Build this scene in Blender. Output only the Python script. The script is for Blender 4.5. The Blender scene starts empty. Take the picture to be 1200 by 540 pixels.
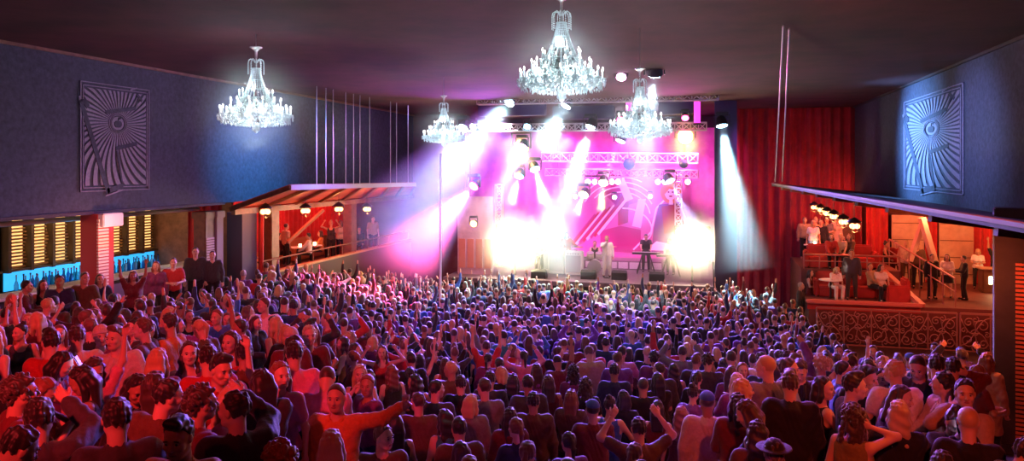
import bpy, bmesh, math, random
import numpy as np
from mathutils import Vector, Matrix
SC = bpy.context.scene
COL = SC.collection
RND = random.Random(7)
PI = math.pi
# ------------------------------------------------------------------ place: camera frame and room
F_PX, CX, HZ = 900.0, 600.0, 197.0
YAW = math.atan(230.0 / 900.0)
CS, SN = math.cos(YAW), math.sin(YAW)
EYE = 6.25
def at(u, D):
    """floor-plan point that lies D metres ahead of the balcony seat in the direction u"""
    xc = (u - CX) / F_PX * D
    return xc * CS - D * SN, xc * SN + D * CS
def at3(u, v, D):
    x, y = at(u, D)
    return Vector((x, y, EYE - (v - HZ) / F_PX * D))
def camc(x, y):
    return x * CS + y * SN, -x * SN + y * CS      # lateral, ahead
def sstep(a, b, x):
    t = min(1.0, max(0.0, (x - a) / (b - a)))
    return t * t * (3 - 2 * t)
def pw(x, pts):
    if x <= pts[0][0]: return pts[0][1]
    for (a, fa), (b, fb) in zip(pts, pts[1:]):
        if x <= b: return fa + (fb - fa) * (x - a) / (b - a)
    return pts[-1][1]
ZL = [(4, 3.05), (9, 2.72), (12, 2.3), (15, 1.95), (19, 1.5), (23, 1.4), (27, 1.3), (31, 1.0)]
ZC = [(5, 2.05), (11, 1.45), (18, 0.75), (26, 0.0), (34, 0.0)]
ZR = [(5, 2.45), (8.4, 2.4), (12, 1.55), (15, 0.9), (22, 0.1), (34, 0.0)]
def floor_z(x, y):
    xc, D = camc(x, y)
    u = xc / max(D, 1.0)
    wl = 1 - sstep(-0.32, -0.10, u)
    wr = sstep(0.20, 0.32, u)
    D = max(D, 4)
    c = pw(D, ZC)
    return c + wl * (pw(D, ZL) - c) + wr * (pw(D, ZR) - c)
def stand_at(u, vtop, H):
    """floor point, for someone of height H whose head top is seen in direction (u, vtop)"""
    best = None
    lo, hi = 3.2, 33.0
    for k in range(600):
        D = lo + (hi - lo) * k / 599
        x, y = at(u, D)
        v = HZ + F_PX * (EYE - floor_z(x, y) - H) / D
        if v <= vtop:
            return x, y, floor_z(x, y), D
    return x, y, floor_z(x, y), D
# ------------------------------------------------------------------ tagging
def tag(o, label=None, cat=None, group=None, kind=None):
    if label: o['label'] = label
    if cat: o['category'] = cat
    if group: o['group'] = group
    if kind: o['kind'] = kind
    return o
def empty(name, loc=(0, 0, 0), rz=0.0, label=None, cat=None, group=None):
    o = bpy.data.objects.new(name, None)
    COL.objects.link(o); o.location = loc; o.rotation_euler = (0, 0, rz); o.empty_display_size = 0.1
    return tag(o, label, cat, group)
def kids(o): return list(o.children)
def copy_tree(o, parent=None):
    c = o.copy(); COL.objects.link(c)
    c.parent = parent
    if parent is not None: c.matrix_parent_inverse = o.matrix_parent_inverse.copy()
    for ch in kids(o): copy_tree(ch, c)
    return c
# ------------------------------------------------------------------ mesh builder
class MB:
    def __init__(s): s.v = []; s.f = []; s.mi = []; s.cur = 0
    def mat(s, i): s.cur = i; return s
    def add(s, vs, fs):
        b = len(s.v); s.v += [tuple(v) for v in vs]
        for f in fs: s.f.append(tuple(b + i for i in f)); s.mi.append(s.cur)
        return s
    def box(s, c, d, M=None, bev=0.0):
        x, y, z = d[0] / 2, d[1] / 2, d[2] / 2
        if bev > 0:
            bm = bmesh.new(); bmesh.ops.create_cube(bm, size=1)
            for v in bm.verts: v.co = Vector((v.co.x * d[0], v.co.y * d[1], v.co.z * d[2]))
            bmesh.ops.bevel(bm, geom=bm.edges[:], offset=bev, segments=2, affect='EDGES')
            bm.verts.index_update()
            vs = [v.co.copy() for v in bm.verts]; fs = [[v.index for v in f.verts] for f in bm.faces]; bm.free()
        else:
            vs = [Vector((i * x, j * y, k * z)) for i in (-1, 1) for j in (-1, 1) for k in (-1, 1)]
            fs = [(0, 1, 3, 2), (4, 6, 7, 5), (0, 4, 5, 1), (2, 3, 7, 6), (0, 2, 6, 4), (1, 5, 7, 3)]
        if M is not None: vs = [M @ v for v in vs]
        return s.add([v + Vector(c) for v in vs], fs)
    def bar(s, a, b, w, h=None, up=(0, 0, 1)):
        a, b = Vector(a), Vector(b); h = h or w
        d = (b - a).normalized(); up = Vector(up)
        if abs(d.dot(up)) > 0.98: up = Vector((1, 0, 0))
        r = d.cross(up).normalized() * w / 2; t = r.cross(d).normalized() * h / 2
        vs = [p + i * r + j * t for p in (a, b) for i, j in ((-1, -1), (1, -1), (1, 1), (-1, 1))]
        return s.add(vs, [(3, 2, 1, 0), (4, 5, 6, 7), (0, 1, 5, 4), (1, 2, 6, 5), (2, 3, 7, 6), (3, 0, 4, 7)])
    def tube(s, pts, r, n=6, cap=True):
        pts = [Vector(p) for p in pts]; m = len(pts)
        rs = r if isinstance(r, (list, tuple)) else [r] * m
        vs = []; prev = None
        for i, p in enumerate(pts):
            d = (pts[min(i + 1, m - 1)] - pts[max(i - 1, 0)]).normalized()
            if prev is None:
                ref = Vector((0, 0, 1)) if abs(d.z) < 0.9 else Vector((1, 0, 0))
                a = d.cross(ref).normalized()
            else:
                a = (prev - d * prev.dot(d)).normalized()
            prev = a; b = d.cross(a)
            for k in range(n):
                t = 2 * PI * k / n
                vs.append(p + (a * math.cos(t) + b * math.sin(t)) * rs[i])
        fs = [(i * n + k, i * n + (k + 1) % n, (i + 1) * n + (k + 1) % n, (i + 1) * n + k) for i in range(m - 1) for k in range(n)]
        if cap: fs += [tuple(range(n))[::-1], tuple((m - 1) * n + k for k in range(n))]
        return s.add(vs, fs)
    def lathe(s, prof, n=16, c=(0, 0, 0), M=None):
        vs = []; c = Vector(c)
        for r, z in prof:
            for k in range(n):
                t = 2 * PI * k / n
                v = Vector((max(r, 1e-4) * math.cos(t), max(r, 1e-4) * math.sin(t), z))
                vs.append((M @ v if M is not None else v) + c)
        m = len(prof)
        fs = [(i * n + k, i * n + (k + 1) % n, (i + 1) * n + (k + 1) % n, (i + 1) * n + k) for i in range(m - 1) for k in range(n)]
        fs += [tuple(range(n))[::-1], tuple((m - 1) * n + k for k in range(n))]
        return s.add(vs, fs)
    def ball(s, c, r, n=8, m=6):
        rr = r if isinstance(r, (tuple, list)) else (r, r, r)
        pr = [(math.sin(PI * i / m), -math.cos(PI * i / m)) for i in range(m + 1)]
        M = Matrix.Diagonal((rr[0], rr[1], rr[2]))
        return s.lathe(pr, n, c, M)
    def octa(s, c, r, h):
        c = Vector(c)
        vs = [c + Vector(p) for p in ((r, 0, 0), (0, r, 0), (-r, 0, 0), (0, -r, 0), (0, 0, h), (0, 0, -h))]
        return s.add(vs, [(0, 1, 4), (1, 2, 4), (2, 3, 4), (3, 0, 4), (1, 0, 5), (2, 1, 5), (3, 2, 5), (0, 3, 5)])
    def prism(s, poly, d0, d1, fr):
        """polygon (a, b) extruded from d0 to d1; fr(a, b, d) -> point"""
        n = len(poly)
        vs = [fr(a, b, d0) for a, b in poly] + [fr(a, b, d1) for a, b in poly]
        fs = [tuple(range(n))[::-1], tuple(range(n, 2 * n))] + [(i, (i + 1) % n, n + (i + 1) % n, n + i) for i in range(n)]
        return s.add(vs, fs)
    def build(s, name, mats, parent=None, smooth=False, loc=None):
        me = bpy.data.meshes.new(name)
        me.from_pydata(s.v, [], s.f); 
        mats = mats if isinstance(mats, (list, tuple)) else [mats]
        for m in mats: me.materials.append(m)
        if len(mats) > 1: me.polygons.foreach_set('material_index', s.mi)
        if smooth: me.polygons.foreach_set('use_smooth', [True] * len(me.polygons))
        me.update()
        bm = bmesh.new(); bm.from_mesh(me); bmesh.ops.recalc_face_normals(bm, faces=bm.faces[:]); bm.to_mesh(me); bm.free()
        o = bpy.data.objects.new(name, me); COL.objects.link(o)
        if parent is not None: o.parent = parent
        if loc is not None: o.location = loc
        return o
def struct(o): o['kind'] = 'structure'; return o
# ------------------------------------------------------------------ materials
_M = {}
def mat(name, col, rough=0.6, metal=0.0, emit=None, es=0.0, noise=0.0, nscale=8.0, bump=0.0, spec=0.5, trans=0.0, alpha=1.0, sheen=0.0):
    if name in _M: return _M[name]
    m = bpy.data.materials.new(name); m.use_nodes = True
    nt = m.node_tree; b = nt.nodes['Principled BSDF']
    b.inputs['Base Color'].default_value = (*col, 1); b.inputs['Roughness'].default_value = rough
    b.inputs['Metallic'].default_value = metal; b.inputs['Specular IOR Level'].default_value = spec
    if emit: b.inputs['Emission Color'].default_value = (*emit, 1); b.inputs['Emission Strength'].default_value = es
    if trans: b.inputs['Transmission Weight'].default_value = trans
    if sheen: b.inputs['Sheen Weight'].default_value = sheen
    if noise or bump:
        tc = nt.nodes.new('ShaderNodeTexCoord'); n = nt.nodes.new('ShaderNodeTexNoise')
        n.inputs['Scale'].default_value = nscale; n.inputs['Detail'].default_value = 6; n.inputs['Roughness'].default_value = 0.65
        nt.links.new(tc.outputs['Object'], n.inputs['Vector'])
        if noise:
            r = nt.nodes.new('ShaderNodeValToRGB')
            a = [max(0, c * (1 - noise)) for c in col]; d = [min(1, c * (1 + noise)) for c in col]
            r.color_ramp.elements[0].position = 0.3; r.color_ramp.elements[1].position = 0.7
            r.color_ramp.elements[0].color = (*a, 1); r.color_ramp.elements[1].color = (*d, 1)
            nt.links.new(n.outputs['Fac'], r.inputs['Fac']); nt.links.new(r.outputs['Color'], b.inputs['Base Color'])
        if bump:
            bp = nt.nodes.new('ShaderNodeBump'); bp.inputs['Strength'].default_value = bump; bp.inputs['Distance'].default_value = 0.03
            nt.links.new(n.outputs['Fac'], bp.inputs['Height']); nt.links.new(bp.outputs['Normal'], b.inputs['Normal'])
    _M[name] = m
    return m
# ------------------------------------------------------------------ figures: one distance field per person, skinned by surface nets
_EDG = [((0,0,0),(1,0,0)),((0,1,0),(1,1,0)),((0,0,1),(1,0,1)),((0,1,1),(1,1,1)),((0,0,0),(0,1,0)),((1,0,0),(1,1,0)),((0,0,1),(0,1,1)),((1,0,1),(1,1,1)),
        ((0,0,0),(0,0,1)),((1,0,0),(1,0,1)),((0,1,0),(0,1,1)),((1,1,0),(1,1,1))]
def nets(F, org, h):
    ins = F < 0
    c = sum(ins[a:a + F.shape[0] - 1, b:b + F.shape[1] - 1, d:d + F.shape[2] - 1].astype(np.int8) for a in (0, 1) for b in (0, 1) for d in (0, 1))
    act = (c > 0) & (c < 8)
    ii = np.argwhere(act)
    ids = np.full(act.shape, -1, np.int64); ids[act] = np.arange(len(ii))
    acc = np.zeros((len(ii), 3)); cnt = np.zeros(len(ii))
    for o1, o2 in _EDG:
        f1 = F[ii[:, 0] + o1[0], ii[:, 1] + o1[1], ii[:, 2] + o1[2]]; f2 = F[ii[:, 0] + o2[0], ii[:, 1] + o2[1], ii[:, 2] + o2[2]]
        m = (f1 < 0) != (f2 < 0)
        t = np.where(m, f1 / np.where(m, f1 - f2, 1), 0)
        p = np.array(o1) + t[:, None] * (np.array(o2) - np.array(o1))
        acc[m] += p[m]; cnt[m] += 1
    V = np.array(org) + h * (ii + acc / np.maximum(cnt, 1)[:, None])
    Q = []
    for ax in range(3):
        n1 = [slice(None)] * 3; n2 = [slice(None)] * 3
        n1[ax] = slice(0, -1); n2[ax] = slice(1, None)
        a, b = ins[tuple(n1)], ins[tuple(n2)]
        e = np.argwhere(a != b)
        o, q = [x for x in range(3) if x != ax]
        e = e[(e[:, o] > 0) & (e[:, q] > 0) & (e[:, o] < F.shape[o] - 1) & (e[:, q] < F.shape[q] - 1)]
        def cell(do, dq):
            k = e.copy(); k[:, o] += do; k[:, q] += dq
            return ids[k[:, 0], k[:, 1], k[:, 2]]
        quad = np.stack([cell(-1, -1), cell(0, -1), cell(0, 0), cell(-1, 0)], 1)
        fl = a[e[:, 0], e[:, 1], e[:, 2]]
        if ax == 1: fl = ~fl
        quad = np.where(fl[:, None], quad, quad[:, ::-1])
        Q.append(quad)
    return V, np.concatenate(Q)
class Fld:
    def __init__(s, lo, hi, h):
        s.lo = np.array(lo, float); s.h = h
        n = np.ceil((np.array(hi) - s.lo) / h).astype(int) + 2
        s.ax = [s.lo[i] + h * np.arange(n[i]) for i in range(3)]
        s.F = np.full(n, 9.0, np.float32)
    def sl(s, lo, hi):
        r = []
        for i in range(3):
            a = max(0, int((lo[i] - s.lo[i]) / s.h)); b = min(len(s.ax[i]), int((hi[i] - s.lo[i]) / s.h) + 2)
            if b - a < 1: return None
            r.append(slice(a, b))
        return tuple(r)
    def pts(s, r): return s.ax[0][r[0]][:, None, None], s.ax[1][r[1]][None, :, None], s.ax[2][r[2]][None, None, :]
    def put(s, r, d, k, sub=False):
        A = s.F[r]
        if sub:
            d = -d; hh = np.maximum(k - np.abs(A - d), 0) / max(k, 1e-6); s.F[r] = np.maximum(A, d) + hh * hh * k * 0.25
        else:
            hh = np.maximum(k - np.abs(A - d), 0) / max(k, 1e-6); s.F[r] = np.minimum(A, d) - hh * hh * k * 0.25
    def cone(s, a, b, ra, rb, k=0.03, sub=False):
        a, b = np.array(a, float), np.array(b, float); m = max(ra, rb) + k + 2.5 * s.h
        r = s.sl(np.minimum(a, b) - m, np.maximum(a, b) + m)
        if r is None: return
        X, Y, Z = s.pts(r); d = b - a; L = max(d @ d, 1e-9)
        t = np.clip(((X - a[0]) * d[0] + (Y - a[1]) * d[1] + (Z - a[2]) * d[2]) / L, 0, 1)
        s.put(r, np.sqrt((X - a[0] - t * d[0]) ** 2 + (Y - a[1] - t * d[1]) ** 2 + (Z - a[2] - t * d[2]) ** 2) - (ra + (rb - ra) * t), k, sub)
    def ell(s, c, R, rad, k=0.02, sub=False, mod=None, cut=None):
        """ellipsoid in the frame R (3x3, columns = axes) at c"""
        c = np.array(c, float); m = max(rad) + k + 2.5 * s.h
        r = s.sl(c - m, c + m)
        if r is None: return
        X, Y, Z = s.pts(r); X, Y, Z = X - c[0], Y - c[1], Z - c[2]
        q = [X * R[0][i] + Y * R[1][i] + Z * R[2][i] for i in range(3)]
        k0 = np.sqrt(sum((q[i] / rad[i]) ** 2 for i in range(3))); k1 = np.sqrt(sum((q[i] / rad[i] ** 2) ** 2 for i in range(3)))
        d = k0 * (k0 - 1) / np.maximum(k1, 1e-6)
        if mod is not None: d = d + mod(*q)
        if cut is not None: d = np.maximum(d, cut(*q))
        s.put(r, d, k, sub)
    def clip(s, fn):
        X, Y, Z = s.pts((slice(None),) * 3); s.F = np.maximum(s.F, fn(X, Y, Z).astype(np.float32) if hasattr(fn(X, Y, Z), 'astype') else fn(X, Y, Z))
    def mesh(s):
        s.F[0] = s.F[-1] = 9; s.F[:, 0] = s.F[:, -1] = 9; s.F[:, :, 0] = s.F[:, :, -1] = 9
        return nets(s.F, s.lo, s.h)
def rotx(a): c, n = math.cos(a), math.sin(a); return np.array([[1, 0, 0], [0, c, -n], [0, n, c]])
def roty(a): c, n = math.cos(a), math.sin(a); return np.array([[c, 0, n], [0, 1, 0], [-n, 0, c]])
def rotz(a): c, n = math.cos(a), math.sin(a); return np.array([[c, -n, 0], [n, c, 0], [0, 0, 1]])
def nrm(v): v = np.array(v, float); return v / max(np.linalg.norm(v), 1e-9)
# wrist targets (right side; left is mirrored), elbow hint, hand curl, palm way
ARM = dict(
    down=((.27, .04, .83), (.4, -.5, -.2), .35), hip=((.20, .10, 1.0), (1, -.6, 0), .6), front=((.10, .30, 1.13), (.7, -.5, -.6), .8),
    cup=((.13, .30, 1.22), (.8, -.3, -.7), 1.0), raise_=((.28, .10, 1.93), (.8, .2, -.2), .25), point=((.22, .30, 1.82), (.9, -.1, -.3), .25),
    bent=((.27, .18, 1.72), (1, .0, -.5), .5), face=((.07, .25, 1.50), (.6, .1, -.9), .8), hair=((.14, .05, 1.58), (.7, .55, -.7), .6),
    neck=((.10, .06, 1.48), (.5, .7, -.9), .7), fold=((-.10, .22, 1.15), (.7, -.1, -.8), .5), reach=((.48, .40, 1.50), (.8, -.3, -.7), .3),
    side=((.62, .22, 1.62), (.4, -.3, -.9), .35), clap=((.04, .30, 1.33), (.6, -.1, -.9), .2), strum=((.05, .26, 1.02), (1, -.3, 0), .7),
    fret=((.38, .34, 1.18), (.6, -.3, -.9), .8), drum=((.20, .42, 1.05), (.8, -.3, -.4), .9), lap=((.12, .36, .96), (.8, -.4, -.3), .4),
    wave=((.12, .38, 1.62), (.9, -.1, -.6), .3), mic=((.05, .20, 1.50), (.9, .0, -.8), 1.0), knee=((.16, .42, .98), (.8, -.2, -.3), .4))
POSE = dict(wave=('wave', 'down'), stand=('down', 'down'), front=('front', 'front'), cup=('cup', 'down'), raise_r=('raise_', 'down'), raise_l=('down', 'raise_'), both=('raise_', 'raise_'),
    point=('point', 'front'), bent=('bent', 'bent'), phone=('face', 'front'), hair=('hair', 'down'), neck=('neck', 'front'), fold=('fold', 'fold'),
    reach=('reach', 'down'), side=('down', 'side'), clap=('clap', 'clap'), hip=('hip', 'down'), guitar=('strum', 'fret'), drum=('drum', 'drum'), sit=('lap', 'knee'),
    mic=('mic', 'down'), dance=('bent', 'hip'), sit_up=('raise_', 'lap'), keys=('drum', 'drum'), cupl=('hip', 'cup'))
def skeleton(sex, pose, look, lean):
    w = 1.0 if sex == 'm' else 0.88
    J = dict(w=w, sit=pose.startswith('sit') or pose == 'drum')
    yaw, pit = dict(f=(0, 0), l=(.75, 0), r=(-.75, 0), d=(0, -.5), u=(0, .3), dl=(.5, -.4), dr=(-.5, -.4), b=(0, -.2))[look]
    piv = np.array([0, 0, .95])
    LR = {'0': np.eye(3), 'f': rotx(-.28), 'b': rotx(.12), 'l': roty(-.16), 'r': roty(.16), 'ff': rotx(-.65)}[lean]
    J['LR'] = LR; J['piv'] = piv
    T = lambda p: piv + LR @ (np.array(p, float) - piv)
    J['T'] = T
    J['HR'] = LR @ rotz(yaw) @ rotx(pit)
    nk = T((0, .0, 1.45)); J['nk'] = nk
    J['hc'] = T((0, .005, 1.535)) + J['HR'] @ np.array([0, .028, .10])
    pr, pl = POSE[pose]
    for s, nm in ((1, pr), (-1, pl)):
        tgt, hint, curl = ARM[nm]
        sh = T((s * .185 * w, -.005, 1.40)); wr = T((s * tgt[0], tgt[1], tgt[2])); hint = LR @ np.array([s * hint[0], hint[1], hint[2]])
        L1, L2 = .285, .255
        d = wr - sh; L = np.linalg.norm(d)
        if L > (L1 + L2) * .985: d *= (L1 + L2) * .985 / L; L = (L1 + L2) * .985; wr = sh + d
        a = (L1 * L1 - L2 * L2 + L * L) / (2 * L); hh = math.sqrt(max(L1 * L1 - a * a, 0)); e = d / L
        hp = nrm(hint - e * (hint @ e)); el = sh + e * a + hp * hh
        J[s] = (sh, el, wr, curl, nm)
    for s in (1, -1):
        hip = np.array([s * .095, 0, .93])
        if J['sit']: kn, an = np.array([s * .14, .42, .92]), np.array([s * .13, .40, .47])
        else:
            st = .05 if pose in ('both', 'raise_r', 'dance', 'guitar') else 0.02
            kn, an = np.array([s * (.105 + st * .6), .035, .50]), np.array([s * (.11 + st), -.015 + .03 * s, .085])
        J['leg%d' % s] = (hip, kn, an)
    return J
TORSO = ((1.385, .138, .058), (1.27, .100, .088), (1.15, .080, .082), (1.05, .078, .078), (.95, .085, .096))
def put_torso(f, J, o=0.0, female=False, zlo=0.0):
    w, T = J['w'], J['T']
    for i, (z, x, r) in enumerate(TORSO):
        if z < zlo: continue
        x2 = x * w if not (female and i == 4) else x * 1.06
        r2 = r * (1 if not female else (.84 if i in (2, 3) else (1.03 if i == 4 else .92)))
        f.cone(T((-x2, 0, z)), T((x2, 0, z)), r2 + o, r2 + o, .09)
    if female:
        for s in (1, -1): f.cone(T((s * .07, .07, 1.245)), T((s * .072, .085, 1.235)), .066 + o, .06 + o, .05)
    f.cone(T((0, -.02, 1.40)), T((0, -.005, 1.47)), .075 + o, .05 + o * .4, .05)
def put_arm(f, J, s, o=0.0, upto=2.0):
    sh, el, wr, curl, nm = J[s]; g = .95 if J['w'] == 1 else .80
    t = min(upto, 1.0); f.cone(sh, sh + (el - sh) * t, .062 * g + o, (.062 + (.042 - .062) * t) * g + o, .05)
    if upto > 1:
        t = min(upto - 1, 1.0); f.cone(el, el + (wr - el) * t, .045 * g + o, (.045 + (.027 - .045) * t) * g + o, .03)
def put_leg(f, J, s, o=0.0, upto=2.0, wide=0.0):
    hip, kn, an = J['leg%d' % s]; g = J['w']
    f.cone(hip, kn, .092 * (.6 + .4 * g) + o, .056 + o + wide * .5, .05)
    t = min(1.0, upto - 1)
    if t > 0: f.cone(kn, kn + (an - kn) * t, .056 + o + wide * .5, .038 + o + wide, .03)
def put_hand(f, J, s):
    sh, el, wr, curl, nm = J[s]
    d = nrm(wr - el); ref = np.array([0, 1.0, 0]) if abs(d[1]) < .8 else np.array([0, 0, 1.0])
    if nm in ('front', 'cup', 'face', 'clap', 'mic'): ref = np.array([-s * 1.0, 0, 0])
    n = nrm(ref - d * (ref @ d)); x = nrm(np.cross(d, n)) * s          # palm normal n, across x
    k = .010; g = .95 if J['w'] == 1 else .85
    f.cone(wr - d * .03, wr + d * .03, .026 * g, .024 * g, .015)
    for i in range(4):
        o = (i - 1.5) * .0195 * g
        base = wr + d * .085 * g + x * o
        f.cone(wr + d * .02 + x * o * .7, base, .016 * g, .0125 * g, .012)
        p, dd = base, d; Ls = (.040, .027, .021); sc = (.86, 1.0, .95, .76)[i] * g; rr = .0098 * g
        for j in range(3):
            a = curl * (.75, .95, .7)[j] + (0.06 * i)
            if nm == 'point' and i == 3 and s == 1: a = .03
            dd = nrm(dd * math.cos(a) + n * math.sin(a) + x * o * .8 * (1 if j == 0 and curl < .4 else 0)); n2 = n
            q = p + dd * Ls[j] * sc; f.cone(p, q, rr, rr * .93, .004); p = q; rr *= .93
            n = nrm(n - dd * (n @ dd)) if abs(n @ dd) < .98 else nrm(np.cross(x, dd))
        n = nrm(ref - d * (ref @ d))
    tb = wr + d * .028 - x * .026 * g + n * .006
    t1 = tb + nrm(d * .65 - x * .65 + n * .35) * .040 * g; t2 = t1 + nrm(d * .9 - x * .15 + n * (.3 + curl * .5)) * .034 * g
    f.cone(tb, t1, .0145 * g, .0115 * g, .010); f.cone(t1, t2, .0112 * g, .0095 * g, .004)
def hpos(J, p): return J['hc'] + J['HR'] @ np.array(p, float)
def put_head(f, J, fine=True):
    R = J['HR']
    e = lambda c, r, k, **kw: f.ell(hpos(J, c), R, r, k, **kw)
    e((0, -.014, .025), (.075, .096, .090), .02); e((0, .026, -.030), (.061, .064, .086), .03)
    f.cone(hpos(J, (0, .052, -.092)), hpos(J, (0, .056, -.090)), .024, .022, .03)
    for s in (1, -1): f.cone(hpos(J, (s * .05, -.005, -.06)), hpos(J, (s * .02, .05, -.09)), .02, .018, .03)
    if fine:
        f.cone(hpos(J, (-.034, .076, .024)), hpos(J, (.034, .076, .024)), .011, .011, .014)
        for s in (1, -1):
            e((s * .031, .099, .003), (.019, .018, .013), .014, sub=True)
            e((s * .044, .060, -.028), (.020, .022, .02), .02)
            e((s * .077, -.008, -.008), (.010, .021, .031), .006)
        f.cone(hpos(J, (0, .084, .006)), hpos(J, (0, .108, -.030)), .008, .0135, .010)
        for s in (1, -1): f.cone(hpos(J, (s * .010, .096, -.034)), hpos(J, (s * .012, .094, -.034)), .009, .008, .006)
        e((0, .086, -.060), (.023, .011, .010), .006)
    f.cone(J['T']((0, -.02, 1.42)), hpos(J, (0, -.028, -.055)), .058 if J['w'] == 1 else .049, .056 if J['w'] == 1 else .047, .03)
_rk = np.random.RandomState(12)
_KS = [(nrm(_rk.normal(size=3) * np.array([1, 1, .35])) * _rk.uniform(70, 190), _rk.uniform(0, 6)) for _ in range(7)]
def strands(amp): return lambda x, y, z: amp * sum(np.sin(k[0] * x + k[1] * y + k[2] * z + p) for k, p in _KS) * .62
def put_hair(f, J, style, lod):
    R = J['HR']; e = lambda c, r, k, **kw: f.ell(hpos(J, c), R, r, k, **kw)
    am = .0040 if lod == 0 else .003
    face = lambda x, y, z: np.maximum((y - .027 - .706 * z) + 0 * x, -z - .102 - .25 * np.minimum(y + .06, 0)) * .75
    if style == 'buzz':
        e((0, -.014, .027), (.080, .101, .094), .0, cut=face); return
    if style in ('cap', 'beanie'):
        e((0, -.018, .020), (.084, .103, .075), .0, cut=lambda x, y, z: np.maximum(np.maximum(y - .01, z - .03), -z - .085)); return
    v = 1.0 if style != 'curly' else 1.08
    e((0, -.018, .032), (.085 * v, .104 * v, .098 * v), .0, mod=strands(am), cut=face)
    if style == 'quiff':
        f.cone(hpos(J, (-.03, .055, .110)), hpos(J, (.03, .05, .118)), .030, .028, .03)
        f.cone(hpos(J, (0, .02, .118)), hpos(J, (0, -.03, .110)), .030, .03, .03)
    if style in ('long', 'wavy', 'bob'):
        ln = .13 if style == 'bob' else .27
        dn = J['LR'] @ np.array([0, 0, -1.0])
        for s in (1, -1):
            a = hpos(J, (s * .070, -.012, .02)); m = hpos(J, (s * .082, -.010, -.075)); b = m + dn * (ln - .08) + J['HR'] @ np.array([s * .006, -.015 + (.03 if style == 'wavy' else 0), 0])
            f.cone(a, m, .026, .030, .02); f.cone(m, b, .030, .024 if ln > .2 else .03, .02)
        for q in (-.045, 0, .045):
            a = hpos(J, (q, -.082, .02)); m = hpos(J, (q * 1.2, -.092, -.08)); b = m + dn * (ln - .07) + J['LR'] @ np.array([0, -.022, 0])
            f.cone(a, m, .04, .042, .03); f.cone(m, b, .042, .034, .03)
    if style == 'tail':
        f.ell(hpos(J, (0, -.115, .045)), R, (.026, .03, .026), .01)
        a = hpos(J, (0, -.125, .04)); m = a + J['HR'] @ np.array([0, -.03, -.07]); f.cone(a, m, .022, .03, .01); f.cone(m, m + np.array([0, .01, -.15]), .03, .014, .01)
    if style == 'bun': f.ell(hpos(J, (0, -.06, .125)), R, (.042, .042, .038), .012, mod=strands(.003))
    if style in ('curly', 'afro'):
        rg = np.random.RandomState(3); n = 90 if style == 'curly' else 60
        for _ in range(n):
            d = nrm(rg.normal(size=3)); 
            if d[1] > .42 and d[2] < .55: continue
            if d[2] < -.55 and d[1] > -.2: continue
            f.cone(hpos(J, d * np.array([.088, .108, .104]) + np.array([0, -.016, .025])), hpos(J, d * np.array([.1, .12, .116]) + np.array([0, -.016, .025])), .020, .016, .006)
        if style == 'curly':
            for _ in range(70):
                t = rg.rand(); a = (rg.rand() - .5) * 3.6
                f.cone(hpos(J, (math.sin(a) * (.09 + .03 * t), -math.cos(a) * .10 - .005, -.03 - t * .17)), hpos(J, (math.sin(a) * (.10 + .03 * t), -math.cos(a) * .115, -.05 - t * .17)), .024, .020, .008)
    if style in ('wavy',):
        X, Y, Z = f.pts((slice(None),) * 3); f.F = f.F + (.006 * np.sin(62 * Z + 25 * X) * (f.F < .1)).astype(np.float32)
_ARCH = {}
LODS = ((.0125, .0062, .0052), (.020, .0105, .0082), (.05, .028, .02))
def to_mesh(name, V, Q, mi=None, nm=1):
    me = bpy.data.meshes.new(name)
    me.vertices.add(len(V)); me.vertices.foreach_set('co', V.astype(np.float32).ravel())
    me.loops.add(Q.size); me.loops.foreach_set('vertex_index', Q.astype(np.int32).ravel())
    me.polygons.add(len(Q)); me.polygons.foreach_set('loop_start', np.arange(0, Q.size, 4, dtype=np.int32))
    if mi is not None: me.polygons.foreach_set('material_index', mi.astype(np.int32))
    me.polygons.foreach_set('use_smooth', np.ones(len(Q), bool))
    me.update(calc_edges=True); me.validate()
    for _ in range(nm): me.materials.append(None)
    return me
def ball_q(c, r, R, n=8, m=6):
    V = []; Q = []
    for i in range(m + 1):
        for k in range(n):
            a = PI * (i + .02) / (m + .04); t = 2 * PI * k / n
            V.append(np.array(c) + R @ (np.array(r) * np.array([math.sin(a) * math.cos(t), math.sin(a) * math.sin(t), math.cos(a)])))
    for i in range(m):
        for k in range(n): Q.append([i * n + k, i * n + (k + 1) % n, (i + 1) * n + (k + 1) % n, (i + 1) * n + k][::-1])
    return np.array(V), np.array(Q)
def cat_q(parts):
    V, Q, b = [], [], 0
    mi = []
    for v, q, m in parts:
        V.append(v); Q.append(q + b); b += len(v); mi.append(np.full(len(q), m))
    return np.concatenate(V), np.concatenate(Q), np.concatenate(mi)
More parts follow.
